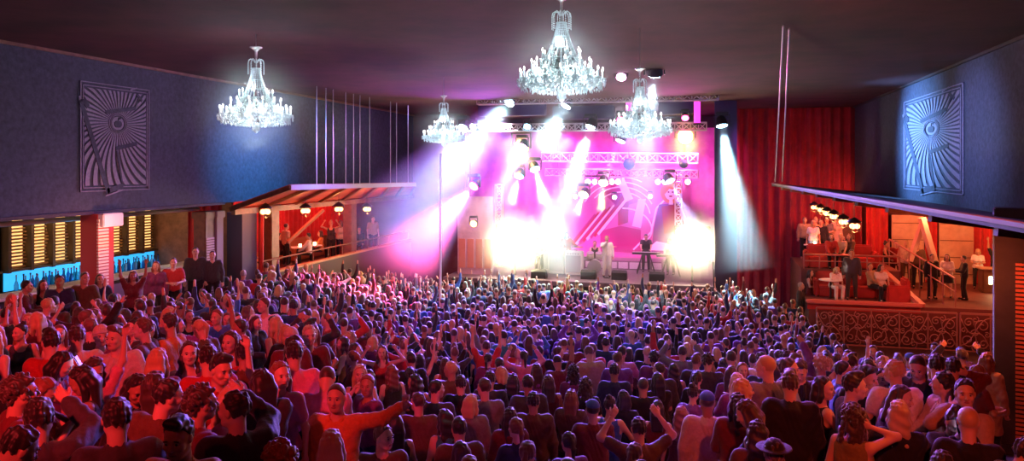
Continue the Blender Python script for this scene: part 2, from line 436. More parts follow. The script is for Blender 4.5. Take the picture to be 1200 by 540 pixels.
def figure(sex, hair, top, bot, pose, look='f', lean='0', lod=0):
    """meshes of one figure: body, hair, top, bottom, shoe pair"""
    key = (sex, hair, top, bot, pose, look, lean, lod)
    if key in _ARCH: return _ARCH[key]
    hb, hh, hd = LODS[lod]
    J = skeleton(sex, pose, look, lean); fem = sex == 'f'; T = J['T']
    P = [J[s][i] for s in (1, -1) for i in range(3)] + [hpos(J, (0, 0, .12))] + [J['leg%d' % s][i] for s in (1, -1) for i in range(3)]
    lo = np.min(P, 0) - .2; hi = np.max(P, 0) + .2; lo[2] = -.03 if not J['sit'] else .36
    parts = []
    f = Fld(lo, hi, hb); put_torso(f, J, 0, fem)
    for s in (1, -1): put_arm(f, J, s); put_leg(f, J, s)
    f.cone(T((0, -.02, 1.42)), hpos(J, (0, -.028, -.055)), .05, .048, .03)
    for s in (1, -1):
        an = J['leg%d' % s][2]; f.cone(an, an + np.array([0, .12, -.045]), .036, .026, .03)
    V, Q = f.mesh(); parts.append((V, Q, 0))
    c = J['hc']; f = Fld(c - np.array([.14, .16, .20]), c + np.array([.14, .16, .15]), hh); put_head(f, J, lod < 2)
    V, Q = f.mesh(); parts.append((V, Q, 0))
    for s in (1, -1):
        sh, el, wr, cu, nm = J[s]; hc = wr + nrm(wr - el) * .07; f = Fld(hc - .125, hc + .125, hd)
        if lod < 2: put_hand(f, J, s)
        else: f.cone(wr, wr + nrm(wr - el) * .12, .035, .028, .01)
        V, Q = f.mesh(); parts.append((V, Q, 0))
    if lod < 2:
        for s in (1, -1):
            V, Q = ball_q(hpos(J, (s * .031, .0795, .003)), (.0125, .0095, .0085), J['HR']); parts.append((V, Q, 1))
            V, Q = ball_q(hpos(J, (s * .031, .0865, .003)), (.0078, .0048, .0072), J['HR'], 8, 4); parts.append((V, Q, 2))
            V, Q = ball_q(hpos(J, (s * .034, .088, .0245)), (.019, .006, .0042), J['HR'] @ roty(s * .12), 8, 4); parts.append((V, Q, 3))
        V, Q = ball_q(hpos(J, (0, .0925, -.0605)), (.0235, .0075, .0085), J['HR'], 10, 5); parts.append((V, Q, 4))
    V, Q, mi = cat_q(parts)
    out = dict(J=J, body=to_mesh('person', V, Q, mi, 5))
    # hair / headgear
    if hair != 'bald':
        c = J['hc']; dn = .36 if hair in ('long', 'wavy', 'curly') else .24
        f = Fld(c - np.array([.19, .25, dn]), c + np.array([.19, .2, .2]), hh * 1.05); put_hair(f, J, hair, lod)
        V, Q = f.mesh()
        if len(Q): out['hair'] = to_mesh('hair', V, Q)
    if hair in ('cap', 'beanie', 'hat'):
        f = Fld(J['hc'] - .24, J['hc'] + .24, hh * 1.05)
        e = lambda c, r, k, **kw: f.ell(hpos(J, c), J['HR'], r, k, **kw)
        if hair == 'beanie':
            e((0, -.016, .042), (.090, .108, .098), 0, mod=lambda x, y, z: .0025 * np.sin(24 * np.arctan2(x, y)), cut=lambda x, y, z: -z - .012 + .25 * y)
            e((0, -.016, .040), (.095, .113, .10), .004, cut=lambda x, y, z: np.abs(z + .0 - .25 * y) - .02)
        else:
            e((0, -.016, .045), (.087, .106, .086), 0, cut=lambda x, y, z: -z + .0)
            if hair == 'cap': e((0, .10, .052), (.070, .085, .012), .006, cut=lambda x, y, z: -y - .03)
            else: e((0, -.01, .050), (.155, .175, .012), .004)
        V, Q = f.mesh(); out['hat'] = to_mesh('hat', V, Q)
    # top
    o = dict(tee=.020, shirt=.021, long=.021, jacket=.030, tank=.013, dress=.013, coat=.034, suit=.028)[top]
    sl = dict(tee=.62, shirt=1.92, long=1.92, jacket=1.93, tank=0, dress=0, coat=1.95, suit=1.94)[top]
    f = Fld(lo - .03, hi + .03, hb * .9); put_torso(f, J, o, fem, 0)
    if sl > 0:
        for s in (1, -1): put_arm(f, J, s, o, sl)
    hem = dict(tee=.86, shirt=.84, long=.86, jacket=.80, tank=.90, dress=.55, coat=.55, suit=.78)[top]
    if top in ('dress', 'coat') and not J['sit']:
        f.cone((-.075, 0, .78), (.075, 0, .78), .145, .145, .09); f.cone((-.07, 0, .56), (.07, 0, .56), .165, .165, .09)
    if J['sit']: hem = max(hem, .90)
    wob = lambda X, Y: .012 * np.sin(17 * X + 1) + .012 * np.sin(19 * Y)
    if lod < 2:
        X, Y, Z = f.pts((slice(None),) * 3)
        amp = .0045 if top != 'tank' else .002
        f.F = f.F + (amp * np.sin(44 * Z + 26 * X + 9 * np.sin(13 * X)) * np.sin(15 * X + 22 * Y + 8 * Z)).astype(np.float32) * (f.F < .08)
    f.clip(lambda X, Y, Z: hem + wob(X, Y) - Z)
    n0 = T((0, .004, 1.40)); n1 = T((0, .035, 1.62)); nr = dict(tee=.066, shirt=.060, long=.064, jacket=.066, tank=.10, dress=.10, coat=.068, suit=.066)[top] * (1 if not fem else .96)
    f.cone(n0, n1, nr * .96, nr * 1.05, .006, sub=True)
    if top in ('jacket', 'suit', 'coat', 'shirt'): 
        k = .045 if top != 'shirt' else .02
        f.cone(T((0, .125, 1.44)), T((0, .150, 1.06 if top != 'shirt' else 1.28)), k, .010, .006, sub=True)
    if top in ('tank', 'dress'):
        for s in (1, -1): f.cone(T((s * .235 * J['w'], 0, 1.47)), T((s * .215 * J['w'], 0, 1.30)), .072, .06, .01, sub=True)
    V, Q = f.mesh(); out['top'] = to_mesh('top', V, Q)
    if top in ('jacket', 'suit', 'coat', 'shirt'):          # collar
        C = MB(); W = []
        cR = J['LR']
        for i in range(15):
            a = -2.35 + 4.7 * i / 14; W.append(T((0, .005, 1.455)) + cR @ np.array([math.sin(a) * .068, -math.cos(a) * .066 + .012, -.03 * (1 - math.cos(a)) * .55 + .010]))
        C.tube(W, .017 if top != 'coat' else .032, 6)
        if top in ('suit', 'jacket'):
            for s in (1, -1): C.tube([T((s * .055, .075, 1.44)), T((s * .060, .118, 1.32)), T((s * .02, .135, 1.16))], [.016, .022, .006], 6)
        me = bpy.data.meshes.new('collar'); me.from_pydata(C.v, [], C.f); me.polygons.foreach_set('use_smooth', [True] * len(me.polygons)); me.materials.append(None); out['collar'] = me
    # bottom
    f = Fld(lo - .02, np.array([hi[0], hi[1], 1.05]), hb); ow = .009 if bot == 'trousers' else .005
    for i in (3, 4):
        z, x, r = TORSO[i]; rr = r * (1.0 if not fem else (.84, 1.03)[i - 3]) + ow; f.cone((-x, 0, z), (x, 0, z), rr, rr, .09)
    if bot == 'skirt' and not J['sit']:
        f.cone((-.085, 0, .80), (.085, 0, .80), .135, .135, .09); f.cone((-.085, 0, .62), (.085, 0, .62), .15, .15, .08); f.clip(lambda X, Y, Z: .60 - Z)
    else:
        for s in (1, -1): put_leg(f, J, s, ow, 1.93, .014)
    f.clip(lambda X, Y, Z: Z - 1.02)
    V, Q = f.mesh(); out['bottom'] = to_mesh('skirt' if bot == 'skirt' else 'trousers', V, Q)
    sh = MB()
    for s in (1, -1):
        an = J['leg%d' % s][2]; f = Fld(an + np.array([-.09, -.12, -.13]), an + np.array([.09, .26, .07]), max(hh * 1.2, .01))
        f.cone(an + np.array([0, -.03, -.03]), an + np.array([0, .01, .0]), .046, .044, .03); f.cone(an + np.array([0, -.03, -.045]), an + np.array([0, .15, -.05]), .040, .035, .03)
        f.clip(lambda X, Y, Z: an[2] - .083 - Z)
        V, Q = f.mesh(); out['shoe%d' % s] = to_mesh('shoe', V, Q)
    if top in ('suit', 'jacket') and lod == 0:
        f = Fld(lo, np.array([hi[0], hi[1], 1.62]), hb * .9); put_torso(f, J, .014, fem, 0); f.cone(n0, n1, nr * .86, nr * .95, .006, sub=True); f.clip(lambda X, Y, Z: .98 - Z)
        V, Q = f.mesh(); out['inner'] = to_mesh('shirt', V, Q)
    _ARCH[key] = out
    return out
SKIN = [mat('skin_fair', (.62, .40, .30), .45, spec=.4), mat('skin_light', (.55, .33, .23), .45, spec=.4), mat('skin_tan', (.40, .22, .14), .45, spec=.4), mat('skin_brown', (.20, .10, .06), .42, spec=.4)]
HAIRC = dict(k=mat('hair_black', (.012, .010, .010), .52, spec=.6, sheen=.25), d=mat('hair_dark', (.035, .02, .013), .52, spec=.6, sheen=.5), b=mat('hair_brown', (.10, .05, .025), .52, spec=.6, sheen=.5),
             r=mat('hair_auburn', (.20, .07, .03), .52, spec=.6, sheen=.25), y=mat('hair_blond', (.48, .32, .14), .52, spec=.6, sheen=.5), g=mat('hair_grey', (.35, .33, .32), .52, spec=.6, sheen=.5))
EYE_W = mat('eye_white', (.34, .31, .30), .35); EYE_K = mat('eye_iris', (.02, .014, .01), .2); LIP = mat('lips', (.36, .10, .09), .4); BROW = mat('brow', (.03, .02, .015), .6)
CLO = dict(black=(.010, .010, .012), charcoal=(.04, .04, .045), grey=(.16, .16, .17), white=(.75, .73, .72), cream=(.55, .48, .38), navy=(.02, .03, .09), blue=(.04, .12, .42), sky=(.22, .38, .6),
           red=(.42, .03, .03), maroon=(.13, .02, .025), orange=(.55, .19, .05), tan=(.38, .25, .14), brown=(.10, .055, .03), green=(.05, .20, .08), olive=(.22, .19, .06), purple=(.17, .06, .30), pink=(.6, .22, .32), yellow=(.55, .40, .08), teal=(.03, .22, .24), plum=(.16, .03, .12))
def cloth(c): return mat('cloth_' + c, CLO[c], .72, noise=.18, nscale=30, bump=.25, spec=.3, sheen=.2)
def setm(o, ms):
    for i, m in enumerate(ms):
        o.material_slots[i].link = 'OBJECT'; o.material_slots[i].material = m
def person(spec, loc, rz, label, group=None, H=1.75, lod=0, rng=RND, skin=None, shoes=True):
    """spec = sex hair haircol top topcol bottom botcol pose look lean"""
    sex, hair, hc, top, tc, bot, bc, pose, look, lean = spec
    A = figure(sex, hair, top, bot, pose, look, lean, lod)
    def mk(name, me, par, ms):
        o = bpy.data.objects.new(name, me); COL.objects.link(o); setm(o, ms); o.parent = par
        return o
    sk = SKIN[rng.choice((0, 0, 1, 1, 2)) if skin is None else skin]
    br = HAIRC[hc] if hc in 'kdbr' else BROW
    b = mk('person', A['body'], None, [sk, EYE_W, EYE_K, br, LIP])
    b.location = loc; b.rotation_euler = (0, 0, rz); s = H / 1.75; b.scale = (s, s, s)
    tag(b, label, 'person', group)
    if 'hair' in A: mk('hair', A['hair'], b, [HAIRC[hc]])
    if 'hat' in A: mk({'beanie': 'beanie', 'cap': 'cap', 'hat': 'hat'}[hair], A['hat'], b, [cloth('cream' if hair == 'beanie' else ('blue' if hair == 'cap' else 'black'))])
    names = dict(tee='t_shirt', shirt='shirt', long='sweater', jacket='jacket', tank='tank_top', dress='dress', coat='coat', suit='suit_jacket')
    t = mk(names[top], A['top'], b, [cloth(tc)])
    if 'collar' in A and lod == 0: mk('collar', A['collar'], t, [cloth(tc)])
    if 'inner' in A: mk('shirt', A['inner'], b, [cloth('white' if top == 'suit' else 'grey')])
    if not (top == 'dress'): mk('skirt' if bot == 'skirt' else 'trousers', A['bottom'], b, [cloth(bc)])
    if shoes:
        for s2 in (1, -1): mk('shoe', A['shoe%d' % s2], b, [cloth('black')])
    return b
def hand_point(spec, b, s=1):
    sex, hair, hc, top, tc, bot, bc, pose, look, lean = spec
    J = figure(sex, hair, top, bot, pose, look, lean, 0 if False else next(k[7] for k in _ARCH if k[:7] == (sex, hair, top, bot, pose, look, lean)))['J']
    sh, el, wr, cu, nm = J[s]
    p = Vector(wr + nrm(wr - el) * .09)
    M = Matrix.Translation(b.location) @ Matrix.Rotation(b.rotation_euler[2], 4, 'Z') @ Matrix.Scale(b.scale[0], 4)
    return M @ p
# ------------------------------------------------------------------ the hall
CEIL = 8.92; XL, XR, YB = -14.3, 6.15, 36.0
M_WALL = mat('wall_slate', (.042, .056, .092), .8, noise=.40, nscale=9, bump=.15)
M_CEIL = mat('ceiling_maroon', (.058, .012, .016), .9, noise=.55, nscale=.55, bump=.3)
M_DARK = mat('dark_paint', (.03, .024, .03), .7, noise=.3, nscale=3)
M_FLOOR = mat('floor_dark', (.035, .02, .02), .4, noise=.3, nscale=2)
M_BRN = mat('brown_wood', (.16, .075, .04), .5, noise=.35, nscale=5)
M_PALE = mat('pale_panel', (.55, .36, .24), .6, noise=.15, nscale=3)
M_STEEL = mat('steel', (.45, .45, .48), .35, metal=.9)
M_WHITE = mat('white_paint', (.78, .77, .78), .45)
M_BLK = mat('black_metal', (.015, .015, .017), .4, spec=.5)
M_RED = mat('red_velvet', (.50, .022, .025), .8, noise=.3, nscale=2, sheen=.3)
M_LILAC = mat('emblem_lavender', (.22, .22, .32), .7, noise=.22, nscale=14)
# raked floor
def build_floor():
    xs = np.linspace(-19, 15, 69); ys = np.linspace(2.0, 42, 61)
    V = [(x, y, floor_z(x, y)) for y in ys for x in xs]; n = len(xs)
    Fc = [(j * n + i, j * n + i + 1, (j + 1) * n + i + 1, (j + 1) * n + i) for j in range(len(ys) - 1) for i in range(n - 1)]
    b = len(V)
    rim = list(range(n)) + [j * n + n - 1 for j in range(1, len(ys))] + [(len(ys) - 1) * n + i for i in range(n - 2, -1, -1)] + [j * n for j in range(len(ys) - 2, 0, -1)]
    V += [(V[i][0], V[i][1], -.4) for i in rim]
    for k in range(len(rim)): k2 = (k + 1) % len(rim); Fc.append((rim[k2], rim[k], b + k, b + k2))
    m = MB(); m.add(V, Fc); return struct(m.build('floor', M_FLOOR, smooth=True))
build_floor()
def slab(name, lo, hi, m, kind=True, bev=0.0):
    lo, hi = Vector(lo), Vector(hi); o = MB().box((lo + hi) / 2, hi - lo, bev=bev).build(name, m)
    return struct(o) if kind else o
slab('ceiling', (-19, -3, CEIL), (15, 42, CEIL + .3), M_CEIL)
slab('wall_left', (XL - .3, -3, 5.2), (XL, YB, CEIL), M_WALL)
slab('wall_right', (XR, -3, 5.05), (XR + .3, YB, CEIL), M_WALL)
M_BACK = mat('back_maroon', (.10, .025, .03), .85, noise=.3, nscale=2)
slab('wall_back_left', (-19, YB, -.2), (-11.6, YB + .3, CEIL), M_BACK)
slab('wall_back_right', (0.6, YB + .1, -.2), (15, YB + .4, CEIL), M_BACK)
slab('wall_left_lower', (-18.4, -3, 1.0), (-18.1, YB, 5.2), M_DARK)
slab('wall_right_lower', (14, 14, -.2), (14.3, YB, 5.05), M_BACK)
slab('ceiling_left_recess', (-18.4, -3, 5.2), (XL - .3, YB, 5.4), M_DARK)
slab('ceiling_right_recess', (XR + .3, 4, 5.05), (14.3, YB, 5.25), M_DARK)
# thin cornice line where wall meets ceiling
slab('trim_1', (XL, -3, CEIL - .07), (XL + .06, YB, CEIL), M_BRN)
slab('trim_2', (XR - .06, -3, CEIL - .07), (XR, YB, CEIL), M_DARK)
slab('trim_3', (XL, -3, 5.14), (XL + .05, 20.5, 5.22), M_DARK)
# ------------------------------------------------------------------ curtains
def curtain(name, a, b, z0, z1, label, amp=.09, per=.34, m=None, group=None):
    """pleated cloth from plan point a to b"""
    a, b = Vector((*a, 0)), Vector((*b, 0)); L = (b - a).length; d = (b - a) / L; nv = Vector((-d.y, d.x, 0))
    n = max(8, int(L / per * 8)); rows = 7; vs = []; rg = random.Random(int(L * 100))
    ph = [rg.uniform(-.5, .5) for _ in range(n + 1)]
    for j in range(rows + 1):
        z = z0 + (z1 - z0) * j / rows
        for i in range(n + 1):
            s = L * i / n; w = amp * (math.sin(2 * PI * s / per + .8 * math.sin(s * 1.7)) * (1 - .25 * j / rows) + .35 * math.sin(s * 3.1 + z * .6))
            vs.append(a + d * s + nv * w + Vector((0, 0, z)))
    fs = [(j * (n + 1) + i, j * (n + 1) + i + 1, (j + 1) * (n + 1) + i + 1, (j + 1) * (n + 1) + i) for j in range(rows) for i in range(n)]
    mb = MB().add(vs, fs); b0 = len(vs)
    vs2 = [v + nv * .03 for v in vs]; mb.add(vs2, [f[::-1] for f in fs])
    o = mb.build(name, m or M_RED, smooth=True)
    return tag(o, label, 'curtain', group)
# ------------------------------------------------------------------ wall emblems
def emblem(fr, label, wcol):
    """fr(a, b, d): a, b in -0.5..0.5 across and up the card, d metres off the wall"""
    root = empty('wall_emblem', fr(0, 0, 0), 0, label, 'emblem', )
    def sub(mb, name, m):
        o = mb.build(name, m); o.parent = root; o.matrix_parent_inverse = Matrix.Translation(-Vector(root.location)); return o
    def ring(q, r0, r1, d, n=40, asp=1.0):
        for k in range(n):
            t0, t1 = 2 * PI * k / n, 2 * PI * (k + 1) / n
            q.prism([(cx + r0 * math.cos(t0), cy + r0 * asp * math.sin(t0)), (cx + r1 * math.cos(t0), cy + r1 * asp * math.sin(t0)), (cx + r1 * math.cos(t1), cy + r1 * asp * math.sin(t1)), (cx + r0 * math.cos(t1), cy + r0 * asp * math.sin(t1))], 0, d, fr)
    cx, cy, A = .02, .14, .70
    m = MB()
    for e, w in ((.5, .012), (.468, .010)):
        for sx in (-1, 1): m.prism([(sx * e, -e), (sx * (e - w), -e), (sx * (e - w), e), (sx * e, e)], 0, .03, fr)
        for sy in (-1, 1): m.prism([(-e, sy * e), (-e, sy * (e - w * .7)), (e, sy * (e - w * .7)), (e, sy * e)], 0, .03, fr)
    sub(m, 'border', M_LILAC)
    m = MB(); N = 46; lim = .445
    def pt(r, t):
        tt = t + .32 * r * r
        return cx + r * math.cos(tt), cy + r * A * math.sin(tt)
    cl = lambda p: (min(lim, max(-lim, p[0])), min(lim, max(-lim, p[1])))
    for k in range(N):
        t0 = 2 * PI * k / N; w = PI / N * .56; prev = None
        for i in range(27):
            r = .14 + i * .034
            a, b = pt(r, t0 - w), pt(r, t0 + w)
            if prev is not None:
                q = [prev[0], prev[1], b, a]
                if not all(abs(x) > lim or abs(y) > lim for x, y in q):
                    q2 = [cl(p) for p in q]
                    ar = sum(q2[j][0] * q2[(j + 1) % 4][1] - q2[(j + 1) % 4][0] * q2[j][1] for j in range(4))
                    if abs(ar) > 1e-5: m.prism(q2, 0, .02, fr)
            prev = (a, b)
    sub(m, 'ray_pattern', M_LILAC)
    m = MB(); ring(m, .125, .133, .03, asp=.72); ring(m, .105, .113, .03, asp=.72); ring(m, .0, .088, .012, asp=.72); sub(m, 'medallion_ring', M_LILAC)
    # apple on the medallion
    ap = []
    for k in range(28):
        t = 2 * PI * k / 28; r = .052 * (1 - .22 * max(0, math.sin(t)) ** 6 - .10 * max(0, -math.sin(t)) ** 8)
        ap.append((cx + r * math.cos(t), cy - .006 + r * .72 * math.sin(t)))
    m = MB().prism(ap, .012, .03, fr); m.prism([(cx - .002, cy + .026), (cx + .006, cy + .025), (cx + .014, cy + .056), (cx + .006, cy + .058)], .012, .03, fr)
    m.prism([(cx + .012, cy + .040), (cx + .030, cy + .060), (cx + .048, cy + .058), (cx + .032, cy + .040)], .012, .03, fr); sub(m, 'apple', wcol)
    # slanted card outlines laid over the rays, in the colour of the wall
    m = MB()
    def bar(p, q, w, d=.032):
        p, q = Vector(p), Vector(q); n = Vector((-(q - p).y, (q - p).x)).normalized() * w / 2
        m.prism([tuple(p + n), tuple(q + n), tuple(q - n), tuple(p - n)], .02, d, fr)
    bar((-.50, .33), (-.12, -.52), .055); bar((-.14, -.50), (.09, -.455), .05); bar((-.46, .34), (-.40, .27), .05)
    bar((-.16, .235), (.27, .30), .036); bar((-.02, -.10), (.30, -.045), .036); bar((.00, -.12), (.08, -.44), .022); bar((.30, .44), (.38, .38), .03); bar((.27, .30), (.33, .40), .02)
    sub(m, 'slanted_band', wcol)
    m = MB(); bar((-.515, .36), (-.50, .30), .02); bar((-.16, -.545), (.085, -.495), .012); bar((.20, .475), (.30, .50), .012)
    sub(m, 'corner_tab', M_LILAC)
    return root
emblem(lambda a, b, d: Vector((XL + .002 + d, 16.1 + a * 2.3, 7.0 + b * 2.62)), 'lavender sunburst card emblem with an apple on the dark slate wall above the bar', M_WALL)
emblem(lambda a, b, d: Vector((XR - .002 - d, 24.2 - a * 6.0, 6.98 + b * 2.80)), 'wide lavender sunburst card emblem with an apple on the blue-lit wall above the lounge canopy', M_WALL)
# ------------------------------------------------------------------ chandeliers
M_CRY = mat('crystal', (.86, .95, .97), .18, spec=.9)
_nt = M_CRY.node_tree
_tr = _nt.nodes.new('ShaderNodeBsdfTranslucent'); _tr.inputs['Color'].default_value = (.75, .95, .97, 1)
_mx = _nt.nodes.new('ShaderNodeMixShader'); _mx.inputs[0].default_value = .45
_nt.links.new(_nt.nodes['Principled BSDF'].outputs[0], _mx.inputs[1]); _nt.links.new(_tr.outputs[0], _mx.inputs[2]); _nt.links.new(_mx.outputs[0], _nt.nodes['Material Output'].inputs['Surface'])
M_SILV = mat('silvered_metal', (.82, .86, .88), .25, metal=.6)
M_FLAME = mat('candle_bulb', (1, .95, .9), .4, emit=(1.0, .97, .93), es=9.0)
def chandelier(label, top, rod, s, group):
    """top = world point of the cup under its rod; total height 1.45*s"""
    root = empty('chandelier', top, 0.3, label, 'chandelier', group); root.scale = (s, s, s)
    rg = random.Random(11)
    m = MB().tube([(0, 0, 0), (0, 0, rod / s)], .006, 6); m.build('hanging_rod', M_SILV, root)
    MB().lathe([(.012, .0), (.10, .0), (.105, -.012), (.07, -.03), (.045, -.05), (.022, -.075), (.018, -.21), (.03, -.23), (.018, -.25), (.02, -.40)], 18).build('ceiling_cup', M_SILV, root, True)
    m = MB()
    for k in range(10):                                   # crown of drooping plumes
        t = 2 * PI * k / 10; c, n = math.cos(t), math.sin(t)
        m.tube([(r * c, r * n, z) for r, z in ((.02, -.26), (.045, -.215), (.085, -.20), (.118, -.225), (.128, -.27))], .007, 5)
        for j in range(6): m.octa((.128 * c, .128 * n, -.285 - j * .030), .0085, .015)
    m.build('crown', M_CRY, root)
    def bx(t): return .064 + .10 * t + .15 * t ** 2.2
    m = MB()
    for k in range(22):                                   # bead strands flaring from the crown to the big ring
        a = 2 * PI * k / 22
        for j in range(27):
            t = j / 26; r = bx(t); m.octa((r * math.cos(a), r * math.sin(a), -.36 - .62 * t), .0115 + .004 * t, .0125 + .003 * t)
    for z, r in ((-.36, .07), (-.55, .105), (-.70, .155), (-.84, .225), (-.98, .315)):
        m.lathe([(r - .006, z), (r + .006, z), (r + .006, z + .012), (r - .006, z + .012), (r - .006, z)], 24)
    m.build('bead_strands', M_CRY, root)
    MB().lathe([(.02, -.38), (.035, -.45), (.02, -.52), (.045, -.60), (.025, -.70), (.06, -.82), (.03, -.92), (.08, -1.02), (.04, -1.12), (.09, -1.2), (.02, -1.26)], 12).build('stem', M_SILV, root, True)
    tiers = ((8, .26, -.86, .2), (12, .40, -1.00, .0), (18, .555, -1.13, .1))
    for n, R, z, off in tiers:
        am = MB(); am.tube([(r * R, 0, z + dz) for r, dz in ((.12, -.02), (.40, -.085), (.70, -.095), (.90, -.055), (1.0, .0))], [.012, .011, .010, .009, .009], 6)
        am.lathe([(.010, 0), (.042, .012), (.046, .022), (.012, .014), (.014, .03)], 10, (R, 0, z))
        am.lathe([(.012, .03), (.012, .115), (.004, .118)], 8, (R, 0, z))
        for q in range(7): a = 2 * PI * q / 7; am.octa((R + .042 * math.cos(a), .042 * math.sin(a), z - .012), .008, .026)
        for q in range(5): am.octa((R * (.25 + .15 * q), .0, z - .125 - .02 * math.sin(q * PI / 4)), .012, .03)
        am.octa((R + .03, 0, z - .055), .016, .032)
        bm_ = MB().lathe([(.002, .118), (.010, .128), (.0115, .142), (.006, .158), (.001, .170)], 8, (R, 0, z))
        arm = bulb = None
        for k in range(n):
            if arm is None: arm = am.build('candle_arm', M_CRY, root); bulb = bm_.build('candle_bulb', M_FLAME, arm, True); o = arm
            else:
                o = arm.copy(); COL.objects.link(o); o.parent = root
                b2 = bulb.copy(); COL.objects.link(b2); b2.parent = o
            o.rotation_euler = (0, 0, 2 * PI * (k + off) / n)
        sw = MB()                                         # swags of drops between the arms
        for k in range(n):
            a0, a1 = 2 * PI * (k + off) / n, 2 * PI * (k + 1 + off) / n
            for j in range(1, 8):
                t = j / 8; a = a0 + (a1 - a0) * t; d = .07 * math.sin(PI * t)
                sw.octa((R * .97 * math.cos(a), R * .97 * math.sin(a), z - .01 - d), .0095, .014)
                if j % 2 == 0: sw.octa((R * .97 * math.cos(a), R * .97 * math.sin(a), z - .05 - d), .010, .026)
        sw.build('bead_swag_fringe', M_CRY, root)
    m = MB()
    for k in range(36):                                   # bead skirt from the big ring out over the arms
        a = 2 * PI * k / 36
        for j in range(9):
            t = j / 8; r = .30 + .24 * t; m.octa((r * math.cos(a), r * math.sin(a), -.97 - .14 * t - .05 * math.sin(PI * t)), .0125, .016)
            if j % 2: m.octa((r * math.cos(a + .08), r * math.sin(a + .08), -1.02 - .14 * t), .012, .030)
    m.build('bead_fringe', M_CRY, root)
    m = MB()
    for i in range(7):                                    # bowl of drops underneath
        t = i / 6; r = .46 * math.cos(t * PI / 2 * .93); z = -1.17 - .13 * math.sin(t * PI / 2)
        for k in range(max(6, int(r * 100))):
            a = 2 * PI * k / max(6, int(r * 100)) + i; m.octa((r * math.cos(a), r * math.sin(a), z), .013, .022)
    m.build('bowl_fringe', M_CRY, root)
    m = MB().lathe([(.05, -1.27), (.062, -1.30), (.045, -1.36), (.03, -1.39), (.008, -1.41)], 10)
    for k in range(8): m.octa((.055 * math.cos(k * PI / 4), .055 * math.sin(k * PI / 4), -1.345), .012, .03)
    m.build('bottom_drop', M_CRY, root)
    return root
CH = []
for (u, v0, D, s, lab) in ((300, 55, 15.3, 1.22, 'white crystal chandelier hanging alone before the slate wall, over the left canopy'),
                           (658, -4, 10.9, 1.06, 'largest-looking crystal chandelier, hung highest over the middle of the crowd'),
                           (750, 80, 14.6, 1.02, 'mid-sized crystal chandelier hanging in front of the pink stage truss'),
                           (520, 112, 22.6, 1.07, 'smallest-looking crystal chandelier, beside the blue-white beam left of the stage')):
    p = at3(u, v0, D)
    CH.append(chandelier(lab, p, max(.02, CEIL - p.z), s, 'crystal chandeliers over the crowd'))
# ------------------------------------------------------------------ the stage
SX0, SX1, SY, SZ = -11.3, 0.2, 31.9, 1.48
M_DECK = mat('stage_deck', (.16, .12, .15), .35, noise=.3, nscale=3)
M_CYC = mat('pink_cloth', (.50, .20, .42), .8, noise=.25, nscale=1.2)
st = empty('stage', (-5.5, 35.5, 0), 0, 'raised concert stage with dark skirt at the far end of the hall', 'stage')
def under(root, o): o.parent = root; o.matrix_parent_inverse = Matrix.Translation(-Vector(root.location)); return o
under(st, MB().box((-5.55, (SY + 40.6) / 2, SZ - .1), (SX1 - SX0, 40.6 - SY, .2), bev=.02).build('deck', M_DECK))
m = MB()
for i in range(24): m.box((SX0 + (i + .5) * (SX1 - SX0) / 24, SY + .1, (SZ - .2) / 2), ((SX1 - SX0) / 24 - .02, .08, SZ - .2))
under(st, m.build('front_skirt', M_BLK))
slab('wall_stage_rear', (-13, 40.8, 0), (1.5, 41.1, CEIL), M_DARK)
slab('wall_stage_left', (-13.2, 36.3, 0), (-12.9, 41, CEIL), M_DARK)
slab('wall_stage_right', (1.2, 36.5, 0), (1.5, 41, CEIL), M_DARK)
slab('column_1', (0.24, 31.6, 0), (1.1, 32.5, CEIL), mat('column_navy', (.05, .045, .09), .6))
